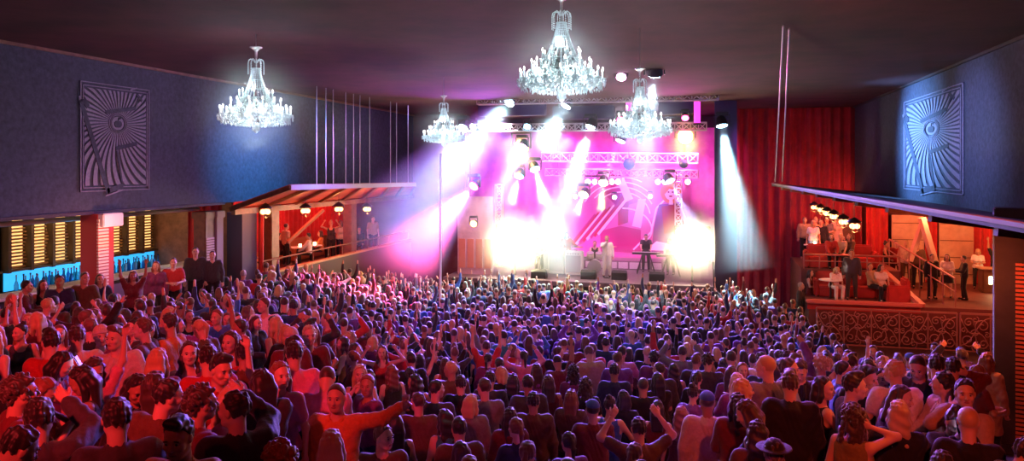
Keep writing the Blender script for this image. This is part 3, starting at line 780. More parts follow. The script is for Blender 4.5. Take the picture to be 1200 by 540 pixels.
# pleated pink cyclorama and the printed banner in front of it
cy = curtain('backdrop_cloth', (-12.6, 40.2), (1.0, 40.2), SZ + .02, 8.3, 'pink pleated backdrop cloth closing the rear of the stage', .05, .8, M_CYC)
M_ART = [mat('art_pink', (.58, .16, .42), .7), mat('art_magenta', (.36, .02, .18), .7), mat('art_white', (.88, .80, .86), .7), mat('art_red', (.34, .012, .05), .7), mat('art_orange', (.75, .28, .12), .7), mat('art_plum', (.22, .03, .20), .7)]
def banner():
    root = empty('backdrop_banner', (-4.0, 38.6, SZ), 0, 'printed pink banner of abstract stripes and a seated figure hanging behind the band', 'banner')
    W, H = 6.3, 4.55
    fr = lambda a, b, d: Vector((-4.0 + (a - .5) * W, 38.6 - d, SZ + .25 + b * H))
    m = MB(); m.mat(0).prism([(0, 0), (1, 0), (1, 1), (0, 1)], 0, .03, fr)
    def poly(i, pts, d=.034): m.mat(i).prism(pts, .03, d, fr)
    def stroke(i, pts, w, d=.038):
        for p, q in zip(pts, pts[1:]):
            p, q = Vector(p), Vector(q); n = Vector((-(q - p).y * H / W, (q - p).x * W / H)).normalized() * w / 2; n = Vector((n.x, n.y * W / H))
            m.mat(i).prism([tuple(p + n), tuple(q + n), tuple(q - n), tuple(p - n)], .03, d, fr)
    for k in range(9): stroke((1, 3, 2)[k % 3], [(.04 + .03 * k, .10 + .02 * k), (.26 + .03 * k, .48 + .02 * k)], .022, .034 + .0005 * k)
    poly(1, [(.30, .98), (.52, .98), (.60, .62), (.44, .56), (.30, .75)]); poly(2, [(.40, .97), (.46, .97), (.56, .66), (.50, .62)], .037)
    poly(3, [(.44, .60), (.50, .80), (.53, .80), (.52, .40), (.44, .36)], .036); poly(2, [(.55, .36), (.60, .66), (.66, .66), (.62, .34)], .036)
    poly(1, [(.30, .08), (.62, .06), (.62, .32), (.46, .36), (.30, .30)], .035); poly(4, [(.02, .62), (.16, .70), (.18, .92), (.04, .90)], .035)
    curve = lambda cx, cy, r0, r1, a0, a1, n=14: [(cx + (r0 + (r1 - r0) * i / n) * math.cos(a0 + (a1 - a0) * i / n), cy + (r0 + (r1 - r0) * i / n) * 1.3 * math.sin(a0 + (a1 - a0) * i / n)) for i in range(n + 1)]
    for q in range(4): stroke(2, curve(.50, .42, .20 + .05 * q, .26 + .05 * q, .3 + .3 * q, 2.3 + .2 * q), .010, .040)
    stroke(2, curve(.60, .20, .05, .30, 0, 2.0), .012, .041); stroke(2, [(.56, .10), (.70, .30), (.74, .56), (.84, .70)], .014, .042)
    # the seated figure: hair, face, dress, arms as flat shapes
    el = lambda cx, cy, rx, ry, n=22: [(cx + rx * math.cos(2 * PI * i / n), cy + ry * math.sin(2 * PI * i / n)) for i in range(n)]
    poly(4, el(.855, .735, .085, .125), .044); poly(5, [(.76, .60), (.93, .62), (.98, .34), (.94, .06), (.70, .06), (.72, .34)], .043)
    poly(3, [(.78, .58), (.92, .60), (.96, .34), (.80, .28)], .045); poly(2, el(.85, .725, .045, .078), .048); poly(4, [(.80, .80), (.90, .82), (.91, .76), (.84, .77), (.80, .70)], .050)
    for sx in (.834, .866): poly(5, el(sx, .735, .008, .009, 8), .051)
    poly(3, el(.85, .69, .014, .008, 10), .051); poly(2, [(.835, .60), (.87, .60), (.865, .66), (.84, .66)], .047); poly(2, [(.94, .56), (.985, .40), (.93, .28), (.92, .32), (.955, .40), (.91, .54)], .049)
    poly(2, [(.74, .20), (.92, .16), (.92, .10), (.66, .10)], .047)
    return under(root, m.build('printed_cloth', M_ART))
banner()
# ------------------------------------------------------------------ trusses
M_TRUSS = mat('truss_aluminium', (.80, .78, .80), .4, metal=.3)
def truss(a, b, w, label, group='lighting trusses over the stage', r=.032, hang=True):
    a, b = Vector(a), Vector(b); mid = (a + b) / 2; root = empty('lighting_truss', mid, 0, label, 'truss', group)
    d = (b - a).normalized(); ref = Vector((0, 0, 1)) if abs(d.z) < .8 else Vector((0, 1, 0)); s = d.cross(ref).normalized() * w / 2; t = s.normalized().cross(d) * w / 2; L = (b - a).length
    n = max(3, round(L / (w * 1.05)))
    for i, j in ((-1, -1), (1, -1), (1, 1), (-1, 1)):
        under(root, MB().tube([a + i * s + j * t, b + i * s + j * t], r, 6).build('chord', M_TRUSS))
    m = MB(); cs = [(-1, -1), (1, -1), (1, 1), (-1, 1)]
    for f in range(4):
        c0, c1 = cs[f], cs[(f + 1) % 4]; P = lambda c, k: a + d * (L * k / n) + c[0] * s + c[1] * t
        for k in range(n):
            m.tube([P(c0, k), P(c1, k + 1)] if k % 2 == f % 2 else [P(c1, k), P(c0, k + 1)], r * .62, 5)
        for k in range(0, n + 1): m.tube([P(c0, k), P(c1, k)], r * .62, 5)
    under(root, m.build('lattice', M_TRUSS))
    if hang and abs(d.z) < .8:
        for q in (.08, .5, .92):
            p = a + (b - a) * q; under(root, MB().tube([p, Vector((p.x, p.y, CEIL))], .012, 5).build('hanger', M_BLK))
    return root
truss(at3(636, 184, 36.5), at3(818, 186, 34.4), .42, 'white box truss just under the front chandeliers, spanning the stage', r=.05)
truss(at3(640, 202, 38.0), at3(818, 204, 35.8), .34, 'lower white box truss carrying the row of round lamps', r=.04)
truss(at3(548, 150, 33.2), at3(828, 148, 30.8), .30, 'front lighting truss running along the whole stage opening')
truss(at3(560, 118, 30.6), at3(842, 112, 28.4), .30, 'high dark truss above the stage opening holding the brightest spotlights')
truss(at3(585, 216, 35.8), at3(585, 312, 35.8), .30, 'upright truss tower beside the left floodlight', hang=False)
truss(at3(795, 205, 37), at3(795, 305, 37), .30, 'upright truss tower beside the seated figure of the banner', hang=False)
# ------------------------------------------------------------------ lamps
M_LENS = {}
def lens(name, c, s):
    return mat('lens_' + name, c, .3, emit=c, es=s)
COLS = dict(white=(.50, .80, 1.0), cyan=(.35, .75, 1.0), pink=(1.0, .45, .85), amber=(1.0, .52, .08), red=(1.0, .04, .20), blue=(.22, .32, 1.0), warm=(1, .84, .48), teal=(.12, .62, .75), violet=(.55, .25, 1.0), yellow=(1.0, .85, .25))
def aim_matrix(d):
    return Vector(d).to_track_quat('-Z', 'Y').to_matrix().to_4x4()
def spotlight(p, tgt, col, r, label, es=30, group='moving-head spotlights above the stage', up=True, name='spotlight'):
    """a moving-head lamp: base, yoke, head, lens; looks from p to tgt"""
    p = Vector(p); root = empty(name, p, 0, label, 'spotlight', group); A = aim_matrix(Vector(tgt) - p)
    m = MB().lathe([(r * .55, r * 1.6), (r * .8, r * 1.3), (r * .95, r * .6), (r * 1.05, r * .05), (r * 1.05, 0)], 14, (0, 0, 0), A.to_3x3()); m.build('head', M_BLK, root, True)
    MB().lathe([(r * .92, -.004), (r * .9, -.03), (r * .5, -.06), (.001, -.07)], 14, (0, 0, 0), A.to_3x3()).build('lens', lens(col + str(es), COLS[col], es), root, True)
    s = 1 if up else -1
    m = MB()
    for k in (-1, 1): m.box((k * r * 1.22, 0, s * r * .75), (r * .14, r * .5, r * 1.9))
    m.box((0, 0, s * r * 1.72), (r * 2.6, r * .5, r * .16)); m.build('yoke', M_BLK, root)
    MB().box((0, 0, s * r * 2.05), (r * 2.1, r * 1.5, r * .5), bev=r * .1).build('base', M_BLK, root)
    return root
def haze_mat(name, dens, g=.3, L=None, r0=0, r1=0, ball=None):
    """smoke; with L a cone along -Z shaped to a beam, its fade put into the density, with ball an added halo that thins out from its centre"""
    m = bpy.data.materials.new(name); m.use_nodes = True; nt = m.node_tree; nt.nodes.remove(nt.nodes['Principled BSDF'])
    v = nt.nodes.new('ShaderNodeVolumeScatter'); v.inputs['Density'].default_value = dens; v.inputs['Anisotropy'].default_value = g
    nt.links.new(v.outputs[0], nt.nodes['Material Output'].inputs['Volume'])
    def mt(op, a, b=None, cl=False):
        n = nt.nodes.new('ShaderNodeMath'); n.operation = op; n.use_clamp = cl
        for i, q in enumerate((a, b)):
            if q is None: continue
            if isinstance(q, (int, float)): n.inputs[i].default_value = q
            else: nt.links.new(q, n.inputs[i])
        return n.outputs[0]
    if L or ball:
        tc = nt.nodes.new('ShaderNodeTexCoord'); sp = nt.nodes.new('ShaderNodeSeparateXYZ'); nt.links.new(tc.outputs['Object'], sp.inputs[0]); X, Y, Z = sp.outputs
        r2 = mt('ADD', mt('MULTIPLY', X, X), mt('MULTIPLY', Y, Y))
    if L:
        t = mt('DIVIDE', Z, -L, True); R = mt('ADD', mt('MULTIPLY', t, r1 - r0), r0); q = mt('SUBTRACT', 1.0, mt('DIVIDE', mt('SQRT', r2), R), True)
        f = mt('SUBTRACT', 1.0, t, True)
        nt.links.new(mt('MULTIPLY', mt('MULTIPLY', mt('POWER', q, .9), mt('POWER', f, .6)), dens * .9), v.inputs['Density'])
    if ball:
        r = mt('DIVIDE', mt('SQRT', mt('ADD', r2, mt('MULTIPLY', Z, Z))), ball); nt.links.new(mt('MULTIPLY', mt('POWER', mt('SUBTRACT', 1.0, r, True), 1.6), dens), v.inputs['Density'])
    return m
def spot(p, tgt, col, power, ang, blend=.35, rad=.08, name='spot'):
    l = bpy.data.lights.new(name, 'SPOT'); l.energy = power; l.color = col; l.spot_size = ang; l.spot_blend = blend; l.shadow_soft_size = rad
    o = bpy.data.objects.new(name, l); COL.objects.link(o); o.location = p; o.rotation_euler = (Vector(tgt) - Vector(p)).to_track_quat('-Z', 'Y').to_euler()
    return o
def beam(p, tgt, r0, r1, col, power, label, dens=.30, es=30, lr=.22, extra=.0):
    """spotlight + a cone of stage smoke shaped to its beam"""
    p, tgt = Vector(p), Vector(tgt); d = (tgt - p); L = d.length; d.normalize()
    spotlight(p, tgt, col, lr, 'spotlight ' + label, es)
    half = math.atan(r1 / L)
    spot(p + d * (.14 + r0 * .7), tgt, COLS[col], power * 2.2, half * 2 * .98, .9, max(.05, r0 * .7), 'beam_light')
    m = MB().lathe([(r0, -.12)] + [(r0 + (r1 - r0) * t, -L * t) for t in (.2, .4, .6, .8, 1.0)] + [(.02, -L * 1.001)], 20)  # smoke shaped to the light cone; its thinning makes the beam fade
    o = m.build('haze', haze_mat('beam_haze', dens, .3, L, r0, r1), smooth=True); o.location = p; o.rotation_euler = aim_matrix(d).to_euler()
    tag(o, 'beam-shaped stage smoke lit by the ' + label, 'haze', kind='stuff')
    return o
BEAMS = [
 ((597, 120, 30.3), (440, 296, 24.5), .45, 2.2, 'white', 9500, 'wide blue-white beam falling leftwards from the high truss', .26),
 ((612, 172, 32.4), (566, 268, 30.0), .26, .95, 'pink', 5000, 'pale pink beam left of the left floodlight', .35),
 ((692, 148, 31.5), (634, 318, 30.6), .28, 1.7, 'white', 9000, 'tall white beam down the middle of the stage', .33),
 ((663, 124, 30.0), (632, 178, 29.6), .5, 1.2, 'white', 4500, 'short broad white beam under the largest-looking chandelier', .5),
 ((767, 86, 21.0), (748, 262, 24.5), .2, 1.15, 'white', 9000, 'white beam passing behind the mid-sized chandelier', .40),
 ((846, 147, 28.6), (874, 318, 27.4), .18, 1.25, 'cyan', 26000, 'cyan beam before the red curtain right of the stage', .36),
 ((555, 218, 31.0), (470, 308, 27.6), .16, 1.7, 'red', 60000, 'pink-red beam low at the left edge of the stage', .30),
 ((785, 212, 33.0), (815, 268, 31.8), .1, .5, 'blue', 3500, 'small blue beam in front of the seated banner figure', .5),
 ((727, 165, 33.0), (700, 232, 32.5), .12, .55, 'pink', 2500, 'short pink beam by the mirror ball', .4),
 ((627, 198, 33.0), (640, 240, 32.0), .10, .5, 'teal', 12000, 'short teal beam below the white box truss', .5),
 ((608, 206, 33.4), (598, 240, 32.6), .10, .4, 'teal', 8000, 'short teal beam above the left floodlight', .5),
 ((707, 214, 33.6), (704, 246, 32.6), .10, .34, 'yellow', 6000, 'short yellow beam in front of the banner', .6),
 ((684, 228, 33.8), (675, 252, 33.0), .08, .3, 'yellow', 4000, 'short yellow beam beside the tallest beam', .6),
 ((543, 150, 31.5), (512, 196, 30.2), .12, .5, 'cyan', 3000, 'short cyan beam above the left wing of the stage', .4),
]
HALF = []
for (u0, v0, D0), (u1, v1, D1), r0, r1, c, pw_, lab, dn in BEAMS:
    beam(at3(u0, v0, D0), at3(u1, v1, D1), r0, r1, c, pw_, lab, dn)
# floodlights that look straight into the hall
def blinder(u, v, D, half, n, col, es, label, power):
    p = at3(u, v, D); root = empty('floodlight', p, 0, label, 'floodlight', 'floodlights at the sides of the stage'); A = aim_matrix(Vector((0, 0, EYE)) - Vector((p.x, p.y, EYE))).to_3x3()
    w = half * 2 / n
    m = MB(); m.box(A @ Vector((0, 0, .09)), (half * 2 + .06, half * 2 + .06, .16), A, bev=.02); m.build('housing', M_BLK, root)
    for i in range(n):
        for j in range(n):
            c = A @ Vector(((i + .5) * w - half, (j + .5) * w - half, 0))
            MB().lathe([(w * .46, .0), (w * .46, -.03), (w * .40, -.03), (w * .36, .0)], 16, c, A).build('reflector_ring', M_STEEL, root, True)
            MB().lathe([(w * .40, -.008), (w * .25, -.035), (.001, -.045)], 16, c, A).build('lamp', lens(col + 'flood', COLS[col], es), root, True)
    m = MB().bar((0, .25, -half), (0, .25, -(p.z - SZ)), .08); 
    if p.z - SZ > half: m.build('stand', M_BLK, root)
    o = spot(p + A @ Vector((0, 0, -.3)), Vector((0, 0, 2.5)), COLS[col], power, 2.9, .3, half * .8, 'flood_light')
    g = MB().ball((0, 0, 0), half * 2.6, 20, 14).build('haze', haze_mat('flood_glare_haze', .75, .3, ball=half * 2.6), smooth=True); g.location = p + A @ Vector((0, 0, -.5)); tag(g, 'added glare haze around the ' + label, 'haze', kind='stuff')  # haze ball added to give the floodlight its glare
    return root
blinder(602, 284, 34.2, .78, 3, 'warm', 90, 'square floodlight glaring white at the left side of the stage', 2200)
blinder(811, 286, 32.0, .72, 3, 'warm', 90, 'square floodlight glaring white against the dark column', 1500)
# amber lamps in the truss
for u, v, D, lab in ((611, 172, 33.2, 'amber wash lamp glowing above the left floodlight'), (803, 160, 32.2, 'amber wash lamp glowing at the right end of the front truss')):
    p = at3(u, v, D); spotlight(p, Vector((p.x * .9, 10, 2)), 'amber', .34, lab, 60, 'amber wash lamps'); spot(p + Vector((0, -.2, -.05)), Vector((p.x, 30, 0)), COLS['amber'], 900, 2.2, .6, .2, 'amber_light'); g = MB().ball((0, 0, 0), 1.25, 18, 12).build('haze', haze_mat('amber_halo_haze', .55, .2, ball=1.25), smooth=True); g.location = p + Vector((0, -.45, -.15)); tag(g, 'added orange halo around the ' + lab.replace(' glowing', ''), 'haze', kind='stuff')  # haze ball added for the orange halo
# round lamps on the lower truss
for k, u in enumerate((689, 697, 704, 717, 724, 771, 779, 806)):
    spotlight(at3(u, 213, 37.0), at3(u, 330, 20), 'pink' if k % 3 else 'white', .14, ('round par lamp, one of eight in a row under the lower white truss'), 14, 'par lamps under the lower truss', name='hanging_par_lamp')
for k, (u, v, D, c, lab) in enumerate(((554, 148, 33, 'white', 'small white lamp at the left end of the front truss'), (618, 148, 32.4, 'cyan', 'small cyan lamp on the front truss left of the middle beam'), (728, 90, 21.6, 'pink', 'small pink lamp high above the stage, left of the magenta tubes'),
     (803, 138, 30.6, 'red', 'red lamp hanging below the right magenta tube'), (727, 140, 31, 'red', 'red lamp on the truss left of the mid-sized chandelier'), (720, 231, 37, 'white', 'tiny white lamp over the banner, left of centre'), (762, 230, 37, 'white', 'tiny white lamp over the banner, right of centre'), (674, 230, 36.5, 'yellow', 'small yellow lamp beside the middle beam'), (708, 214, 36, 'yellow', 'yellow lamp shining down on the banner'), (555, 262, 33.5, 'amber', 'tiny amber lamp on the left wing panel'))):
    p = at3(u, v, D); spotlight(p, Vector((p.x, p.y - 6, 2)), c, .15 if D < 35 else .11, lab, 25, None)
# magenta light tubes hanging at the top of the stage
for u, v0, v1, D, lab in ((737, 84, 132, 30.0, 'tall magenta light tube hanging left of the white beam'), (817, 80, 146, 29.5, 'tall magenta light tube hanging at the right end of the truss')):
    p = at3(u, v1, D); q = at3(u, v0, D); zt = min(q.z, CEIL - .1); root = empty('hanging_light_tube', p, 0, lab, 'light tube', 'magenta light tubes')
    MB().lathe([(.12, .04), (.12, zt - p.z)], 10).build('tube', lens('tube', (1.0, .05, .55), 2.2), root, True)
    m = MB(); m.lathe([(.14, 0), (.14, .06)], 10); m.lathe([(.14, zt - p.z - .02), (.14, CEIL - p.z)], 10); m.build('end_cap', M_BLK, root)
# mirror balls
M_MIR = mat('mirror_teal', (.25, .55, .62), .25, metal=.5)
for u, v, D, r, lab in ((737, 192, 34.0, .27, 'larger teal mirror ball below the mid-sized chandelier'), (801, 192, 33.5, .20, 'smaller teal mirror ball below the right amber lamp')):
    p = at3(u, v, D); root = empty('mirror_ball', p, 0, lab, 'mirror ball'); MB().ball((0, 0, 0), r, 16, 10).build('ball', M_MIR, root); MB().tube([(0, 0, r), (0, 0, CEIL - p.z)], .012, 5).build('cord', M_BLK, root)
# dark rigging boxes and the ceiling grid
for u0, u1, v, D, lab in ((560, 640, 128, 31.5, 'dark equipment box hanging at the left of the stage rigging'), (648, 720, 132, 32.2, 'dark equipment box hanging behind the largest-looking chandelier'), (772, 812, 126, 31, 'dark equipment box hanging between the magenta tubes')):
    a, b = at3(u0, v, D), at3(u1, v, D); root = empty('rigging_box', (a + b) / 2, 0, lab, 'rigging box', 'dark boxes in the stage rigging'); L = (b - a).length
    MB().box((0, 0, 0), (L, .5, .55), bev=.03).build('case', mat('box_violet', (.08, .05, .16), .6), root); m = MB()
    for s in (-.4, .4): m.tube([(s * L, 0, .27), (s * L, 0, CEIL - (a.z + b.z) / 2)], .014, 5)
    m.build('hanger', M_BLK, root)
# wing panel, loudspeaker stack, pole at the left of the stage
wp = empty('wing_panel', at3(557, 300, 34.5), 0, 'pale pink scenery panel standing at the left wing of the stage', 'scenery panel'); wp.location.z = SZ
MB().box((0, 0, 1.75), (1.65, .12, 3.5), bev=.02).build('panel', mat('panel_pink', (.55, .36, .46), .7, noise=.3, nscale=1.5), wp)
m = MB()
for k in range(4): m.box((-.6 + k * .4, -.075, .95), (.30, .03, 1.3))
m.build('painted_shapes', mat('panel_orange', (.55, .20, .16), .7), wp)
po = at3(516, 302, 27.0); pl_ = empty('lighting_pole', (po.x, po.y, floor_z(po.x, po.y)), 0, 'thin white upright pole in the crowd left of the stage', 'pole')
MB().tube([(0, 0, .05), (0, 0, at3(516, 180, 27).z - floor_z(po.x, po.y))], .045, 8).build('pole', M_WHITE, pl_); MB().lathe([(.35, 0), (.35, .04), (.06, .07), (.05, .2)], 16).build('base', M_BLK, pl_)
# ------------------------------------------------------------------ band gear
def onstage(u, D): x, y = at(u, D); return Vector((x, y, SZ))
def amp(u, D, w, h, label):
    root = empty('guitar_amplifier', onstage(u, D), -.1, label, 'amplifier', 'amplifiers on the stage')
    MB().box((0, 0, h / 2 + .04), (w, .38, h), bev=.03).build('cabinet', M_WHITE, root); MB().box((0, -.195, h / 2), (w * .86, .02, h * .72), bev=.008).build('grille', mat('grille', (.42, .42, .46), .7, bump=.4, nscale=60), root)
    m = MB()
    for k in range(5): m.lathe([(.022, 0), (.022, .03), (.001, .032)], 8, (-w * .3 + k * w * .15, -.20, h * .93), Matrix.Rotation(PI / 2, 3, 'X'))
    m.build('knob_row', M_BLK, root); MB().tube([(-.12, 0, h + .04), (-.1, 0, h + .09), (.1, 0, h + .09), (.12, 0, h + .04)], .014, 6).build('handle', M_BLK, root)
amp(653, 34.6, .75, 1.15, 'pale amplifier farther left, beside the bent guitarist'); amp(673, 34.2, .8, 1.05, 'pale amplifier nearer the drum kit')
amp(640, 35.6, .7, 1.0, 'pale amplifier partly hidden behind the others')
def drumkit(u, D):
    root = empty('drum_kit', onstage(u, D), .05, 'white drum kit with brass cymbals in the middle of the stage', 'drum kit')
    shell = mat('drum_shell', (.75, .70, .72), .3); skin = mat('drum_skin', (.85, .83, .80), .5); brass = mat('brass', (.75, .48, .12), .3, metal=.9)
    def drum(name, c, r, h, R=None):
        R = R or Matrix.Identity(3); o = MB().lathe([(r, -h / 2), (r, h / 2)], 20, c, R).build(name, shell, root, True)
        m = MB(); 
        for z in (-h / 2, h / 2): m.lathe([(r * 1.04, z - .02), (r * 1.04, z + .02), (r * .97, z + .02)], 20, c, R)
        m.build('hoop', M_STEEL, o, True); MB().lathe([(r * .96, h / 2 + .004), (.001, h / 2 + .006)], 20, c, R).build('skin', skin, o)
        return o
    RX = Matrix.Rotation(PI / 2, 3, 'X')
    drum('bass_drum', (0, -.1, .30), .30, .42, RX)
    drum('tom', (-.2, -.05, .78), .16, .22, Matrix.Rotation(.35, 3, 'X')); drum('tom', (.2, -.05, .78), .16, .22, Matrix.Rotation(.35, 3, 'X'))
    drum('floor_tom', (.55, .25, .36), .21, .42); drum('snare', (-.45, .25, .60), .18, .15)
    for x, y, z, r in ((-.75, .0, 1.15, .24), (.75, .0, 1.2, .26), (-.8, .35, .85, .18)):
        s = MB().tube([(x, y, .0), (x, y, z)], .014, 6); 
        for k in range(3): a = k * 2.1; s.tube([(x, y, .25), (x + .22 * math.cos(a), y + .22 * math.sin(a), 0)], .012, 5)
        s.build('cymbal_stand', M_STEEL, root); MB().lathe([(r, z - .012), (r * .3, z + .01), (.04, z + .03), (.001, z + .035)], 20, (x, y, 0), None).build('cymbal', brass, root, True)
    m = MB().lathe([(.17, .48), (.18, .53), (.16, .56)], 14, (0, .55, 0)); m.tube([(0, .55, 0.02), (0, .55, .5)], .03, 6)
    for k in range(3): a = k * 2.1; m.tube([(0, .55, .2), (.22 * math.cos(a), .55 + .22 * math.sin(a), 0)], .014, 5)
    m.build('drum_stool', M_BLK, root)
drumkit(697, 35.2)
def keyboard(u, D, label):
    root = empty('keyboard', onstage(u, D), .1, label, 'keyboard', 'keyboards on the stage')
    MB().box((0, 0, .92), (1.25, .34, .10), bev=.015).build('body', M_BLK, root); m = MB()
    for k in range(30): m.box((-.58 + k * .04, -.06, .975), (.035, .18, .012))
    m.build('key_row', M_WHITE, root); m = MB()
    for s in (-.4, .4): m.bar((s, -.25, .02), (s * .4, .15, .87), .04); m.bar((s, .3, .02), (s * .4, -.12, .87), .04)
    m.build('stand', M_BLK, root)
keyboard(757, 34.8, 'black keyboard on a crossed stand below the seated banner figure'); keyboard(786, 33.8, 'black keyboard on a crossed stand nearest the right floodlight')
for k, (u, D, lab) in enumerate(((632, 33.4, 'black wedge monitor before the bent guitarist'), (690, 33.2, 'black wedge monitor before the singer'), (726, 33.0, 'black wedge monitor between the singer and the keyboards'), (770, 32.6, 'black wedge monitor near the right floodlight'))):
    root = empty('stage_monitor', onstage(u, D), 0, lab, 'monitor', 'wedge monitors on the stage'); fr = lambda a, b, d: Vector((d, a, b))
    MB().prism([(-.25, 0), (.25, 0), (.25, .12), (-.05, .38), (-.25, .30)], -.32, .32, fr).build('cabinet', M_BLK, root); MB().prism([(.255, .13), (-.04, .385), (-.03, .395), (.265, .14)], -.29, .29, fr).build('grille', mat('grille_dark', (.10, .10, .11), .6, bump=.4, nscale=50), root)
dr = empty('drum_riser', onstage(720, 37.0), 0, 'low pale riser behind the drum kit', 'riser'); MB().box((0, 0, .2), (4.6, 1.5, .4), bev=.03).build('platform', M_DECK, dr); m = MB()
for k in range(9): m.box((-2.1 + k * .52, -.76, .2), (.44, .03, .3))
m.build('fascia', M_WHITE, dr)

# smoke lying on the deck and hanging in the stage opening
fg = MB().box((0, 0, 0), (11.0, 4.6, 1.1), bev=.3).build('haze', haze_mat('deck_haze', .06, .2)); fg.location = (-5.5, 34.4, SZ + .58); tag(fg, 'low pink smoke drifting over the stage deck', 'haze', kind='stuff')
fg = MB().ball((0, 0, 0), (5.0, 1.9, 3.3), 24, 14).build('haze', haze_mat('opening_haze', .010, .2)); fg.location = (-5.6, 29.5, 5.3); tag(fg, 'thin violet haze hanging in the stage opening', 'haze', kind='stuff')
# ------------------------------------------------------------------ bar on the left
M_GOLD = mat('gold_backlight', (1, .62, .22), .6, emit=(1.0, .58, .20), es=1.5)
M_CYAN = mat('cyan_backlight', (.1, .6, 1), .5, emit=(.04, .48, 1.0), es=1.15)
M_WOODL = mat('shelf_wood', (.13, .07, .035), .5)
def back_bar(y0, y1, label, grp):
    root = empty('back_bar', (-17.4, (y0 + y1) / 2, 2.2), 0, label, 'bar cabinet', grp); L = y1 - y0
    MB().box((-.22, 0, 1.65), (.08, L, 2.5)).build('back_panel', M_WOODL, root)
    n = max(2, round(L / .72))
    for k in range(n):                       # tall bays, each with a lit panel behind thin slats
        y = -L / 2 + (k + .5) * L / n; w = L / n
        MB().box((-.165, y, 2.08), (.02, w * .62, 1.26)).build('light_panel', M_GOLD, root)
        m = MB(); 
        for j in range(14): m.box((-.10, y + .0, 1.48 + j * .09), (.10, w * .64 + .08 * math.sin(j * .9 + k), .042))
        m.build('slat_stack', mat('amber_slat', (.45, .24, .08), .5), root)
        MB().box((-.06, y - w * .5, 2.05), (.22, .09, 1.4)).build('upright', M_WOODL, root)
    MB().box((-.1, 0, 1.40), (.25, L, .06)).build('shelf', M_WOODL, root); MB().box((-.1, 0, 2.75), (.35, L, .10)).build('cornice', M_WOODL, root)
    MB().box((-.15, 0, 1.12), (.04, L, .50)).build('glow_strip', M_CYAN, root)
    MB().box((.12, 0, .82), (.5, L, .05)).build('counter_shelf', M_WOODL, root); MB().box((.14, 0, .40), (.44, L, .78)).build('cabinet_base', M_WOODL, root)
    return root
back_bar(8.5, 15.7, 'gold-lit back bar with slatted bays to the left of the striped pillar', 'back bars'); back_bar(15.9, 21.4, 'gold-lit back bar with slatted bays to the right of the striped pillar', 'back bars')
bt = [mat('bottle_blue', (.06, .30, .75), .08, trans=.55, spec=.8), mat('bottle_teal', (.05, .50, .62), .08, trans=.55, spec=.8), mat('bottle_clear', (.55, .80, .95), .06, trans=.6, spec=.8), mat('bottle_dark', (.02, .04, .14), .1, spec=.8)]
caps = [M_SILV, mat('bottle_cap_red', (.5, .03, .03), .4), M_BLK]
protos = []
for k, pr in enumerate(([(.04, 0), (.04, .2), (.015, .26), (.013, .32)], [(.045, 0), (.045, .14), (.03, .2), (.014, .23), (.013, .34)], [(.035, 0), (.04, .1), (.036, .22), (.014, .27), (.014, .31)])):
    o = MB().lathe(pr, 12).build('bottle', bt[0], None, True); c = MB().lathe([(.017, pr[-1][1] - .02), (.017, pr[-1][1] + .015), (.001, pr[-1][1] + .016)], 8).build('bottle_cap', M_SILV, o); protos.append((o, c))
rg = random.Random(5); NB = 0
for k in range(118):
    y = 9.0 + k * .104 + rg.uniform(-.03, .03)
    if 15.55 < y < 16.05: continue
    i = rg.randrange(3); o, c = protos[i]
    if NB >= 3 or i != NB:
        o = o.copy(); COL.objects.link(o); c = c.copy(); COL.objects.link(c); c.parent = o
    else: pass
    o.location = (-17.36 + (k % 2) * .16 + rg.uniform(0, .05), y, 2.2 + .845); s = 1.25; o.scale = (s, s, s)
    ci = rg.randrange(4); o.material_slots[0].link = 'OBJECT'; o.material_slots[0].material = bt[ci]; c.material_slots[0].link = 'OBJECT'; c.material_slots[0].material = caps[rg.randrange(3)]
    tag(o, '%s bottle in the cyan-lit row of the back bar %s the striped pillar' % (('blue', 'teal', 'clear', 'dark')[ci], 'left of' if y < 15.8 else 'right of'), 'bottle', '%s bottles %s the pillar' % (('blue', 'teal', 'clear', 'dark')[ci], 'left of' if y < 15.8 else 'right of'))
    NB += 1
for o, c in protos:
    if 'label' not in o: bpy.data.objects.remove(c); bpy.data.objects.remove(o)
bc = empty('bar_counter', (-15.7, 14.8, 2.2), 0, 'long dark bar counter with white front panels behind the standing guests', 'bar counter')
MB().box((0, 0, 1.08), (.7, 12.6, .07), bev=.02).build('counter_top', M_WHITE, bc); MB().box((-.05, 0, .52), (.5, 12.4, 1.05)).build('counter_front', M_DARK, bc)
m = MB()
for k in range(16): m.box((.215, -5.8 + k * .77, .62), (.03, .62, .62))
m.build('front_panel', mat('panel_violet', (.30, .24, .34), .6), bc)
slab('floor_bar', (-18.1, 6, 1.2), (-14.9, 21.6, 2.2), M_FLOOR); slab('floor_bar_step', (-14.9, 9.5, .6), (-12.7, 19.2, 2.2), M_FLOOR); slab('wall_bar_end', (-18.1, 21.62, 2.2), (-14.8, 21.72, 5.2), mat('plaster_rust', (.42, .20, .12), .8, noise=.4, nscale=2.5))
for y, w in ((15.55, .62),):                 # pillar with louvred faces
    root = empty('striped_pillar', (-14.35, y, 1.9), 0, 'white and red louvred pillar in front of the bar', 'pillar')
    MB().box((0, 0, 1.62), (.50, w * .82, 3.26)).build('core', mat('pillar_red', (.55, .05, .05), .6), root); m = MB()
    for j in range(40): m.box((.27, -.12, .1 + j * .077), (.05, w * .52, .05))
    m.build('louvre_face', mat('louvre_cream', (.80, .70, .60), .5), root); MB().box((.10, .08, 3.1), (.62, w * 1.05, .32), bev=.02).build('capital', M_WHITE, root); MB().box((.02, 0, .1), (.6, w, .22), bev=.02).build('plinth', M_BLK, root)
slab('column_2', (-14.75, 21.3, 1.0), (-14.2, 22.1, 4.86), mat('column_slate', (.08, .07, .12), .7))
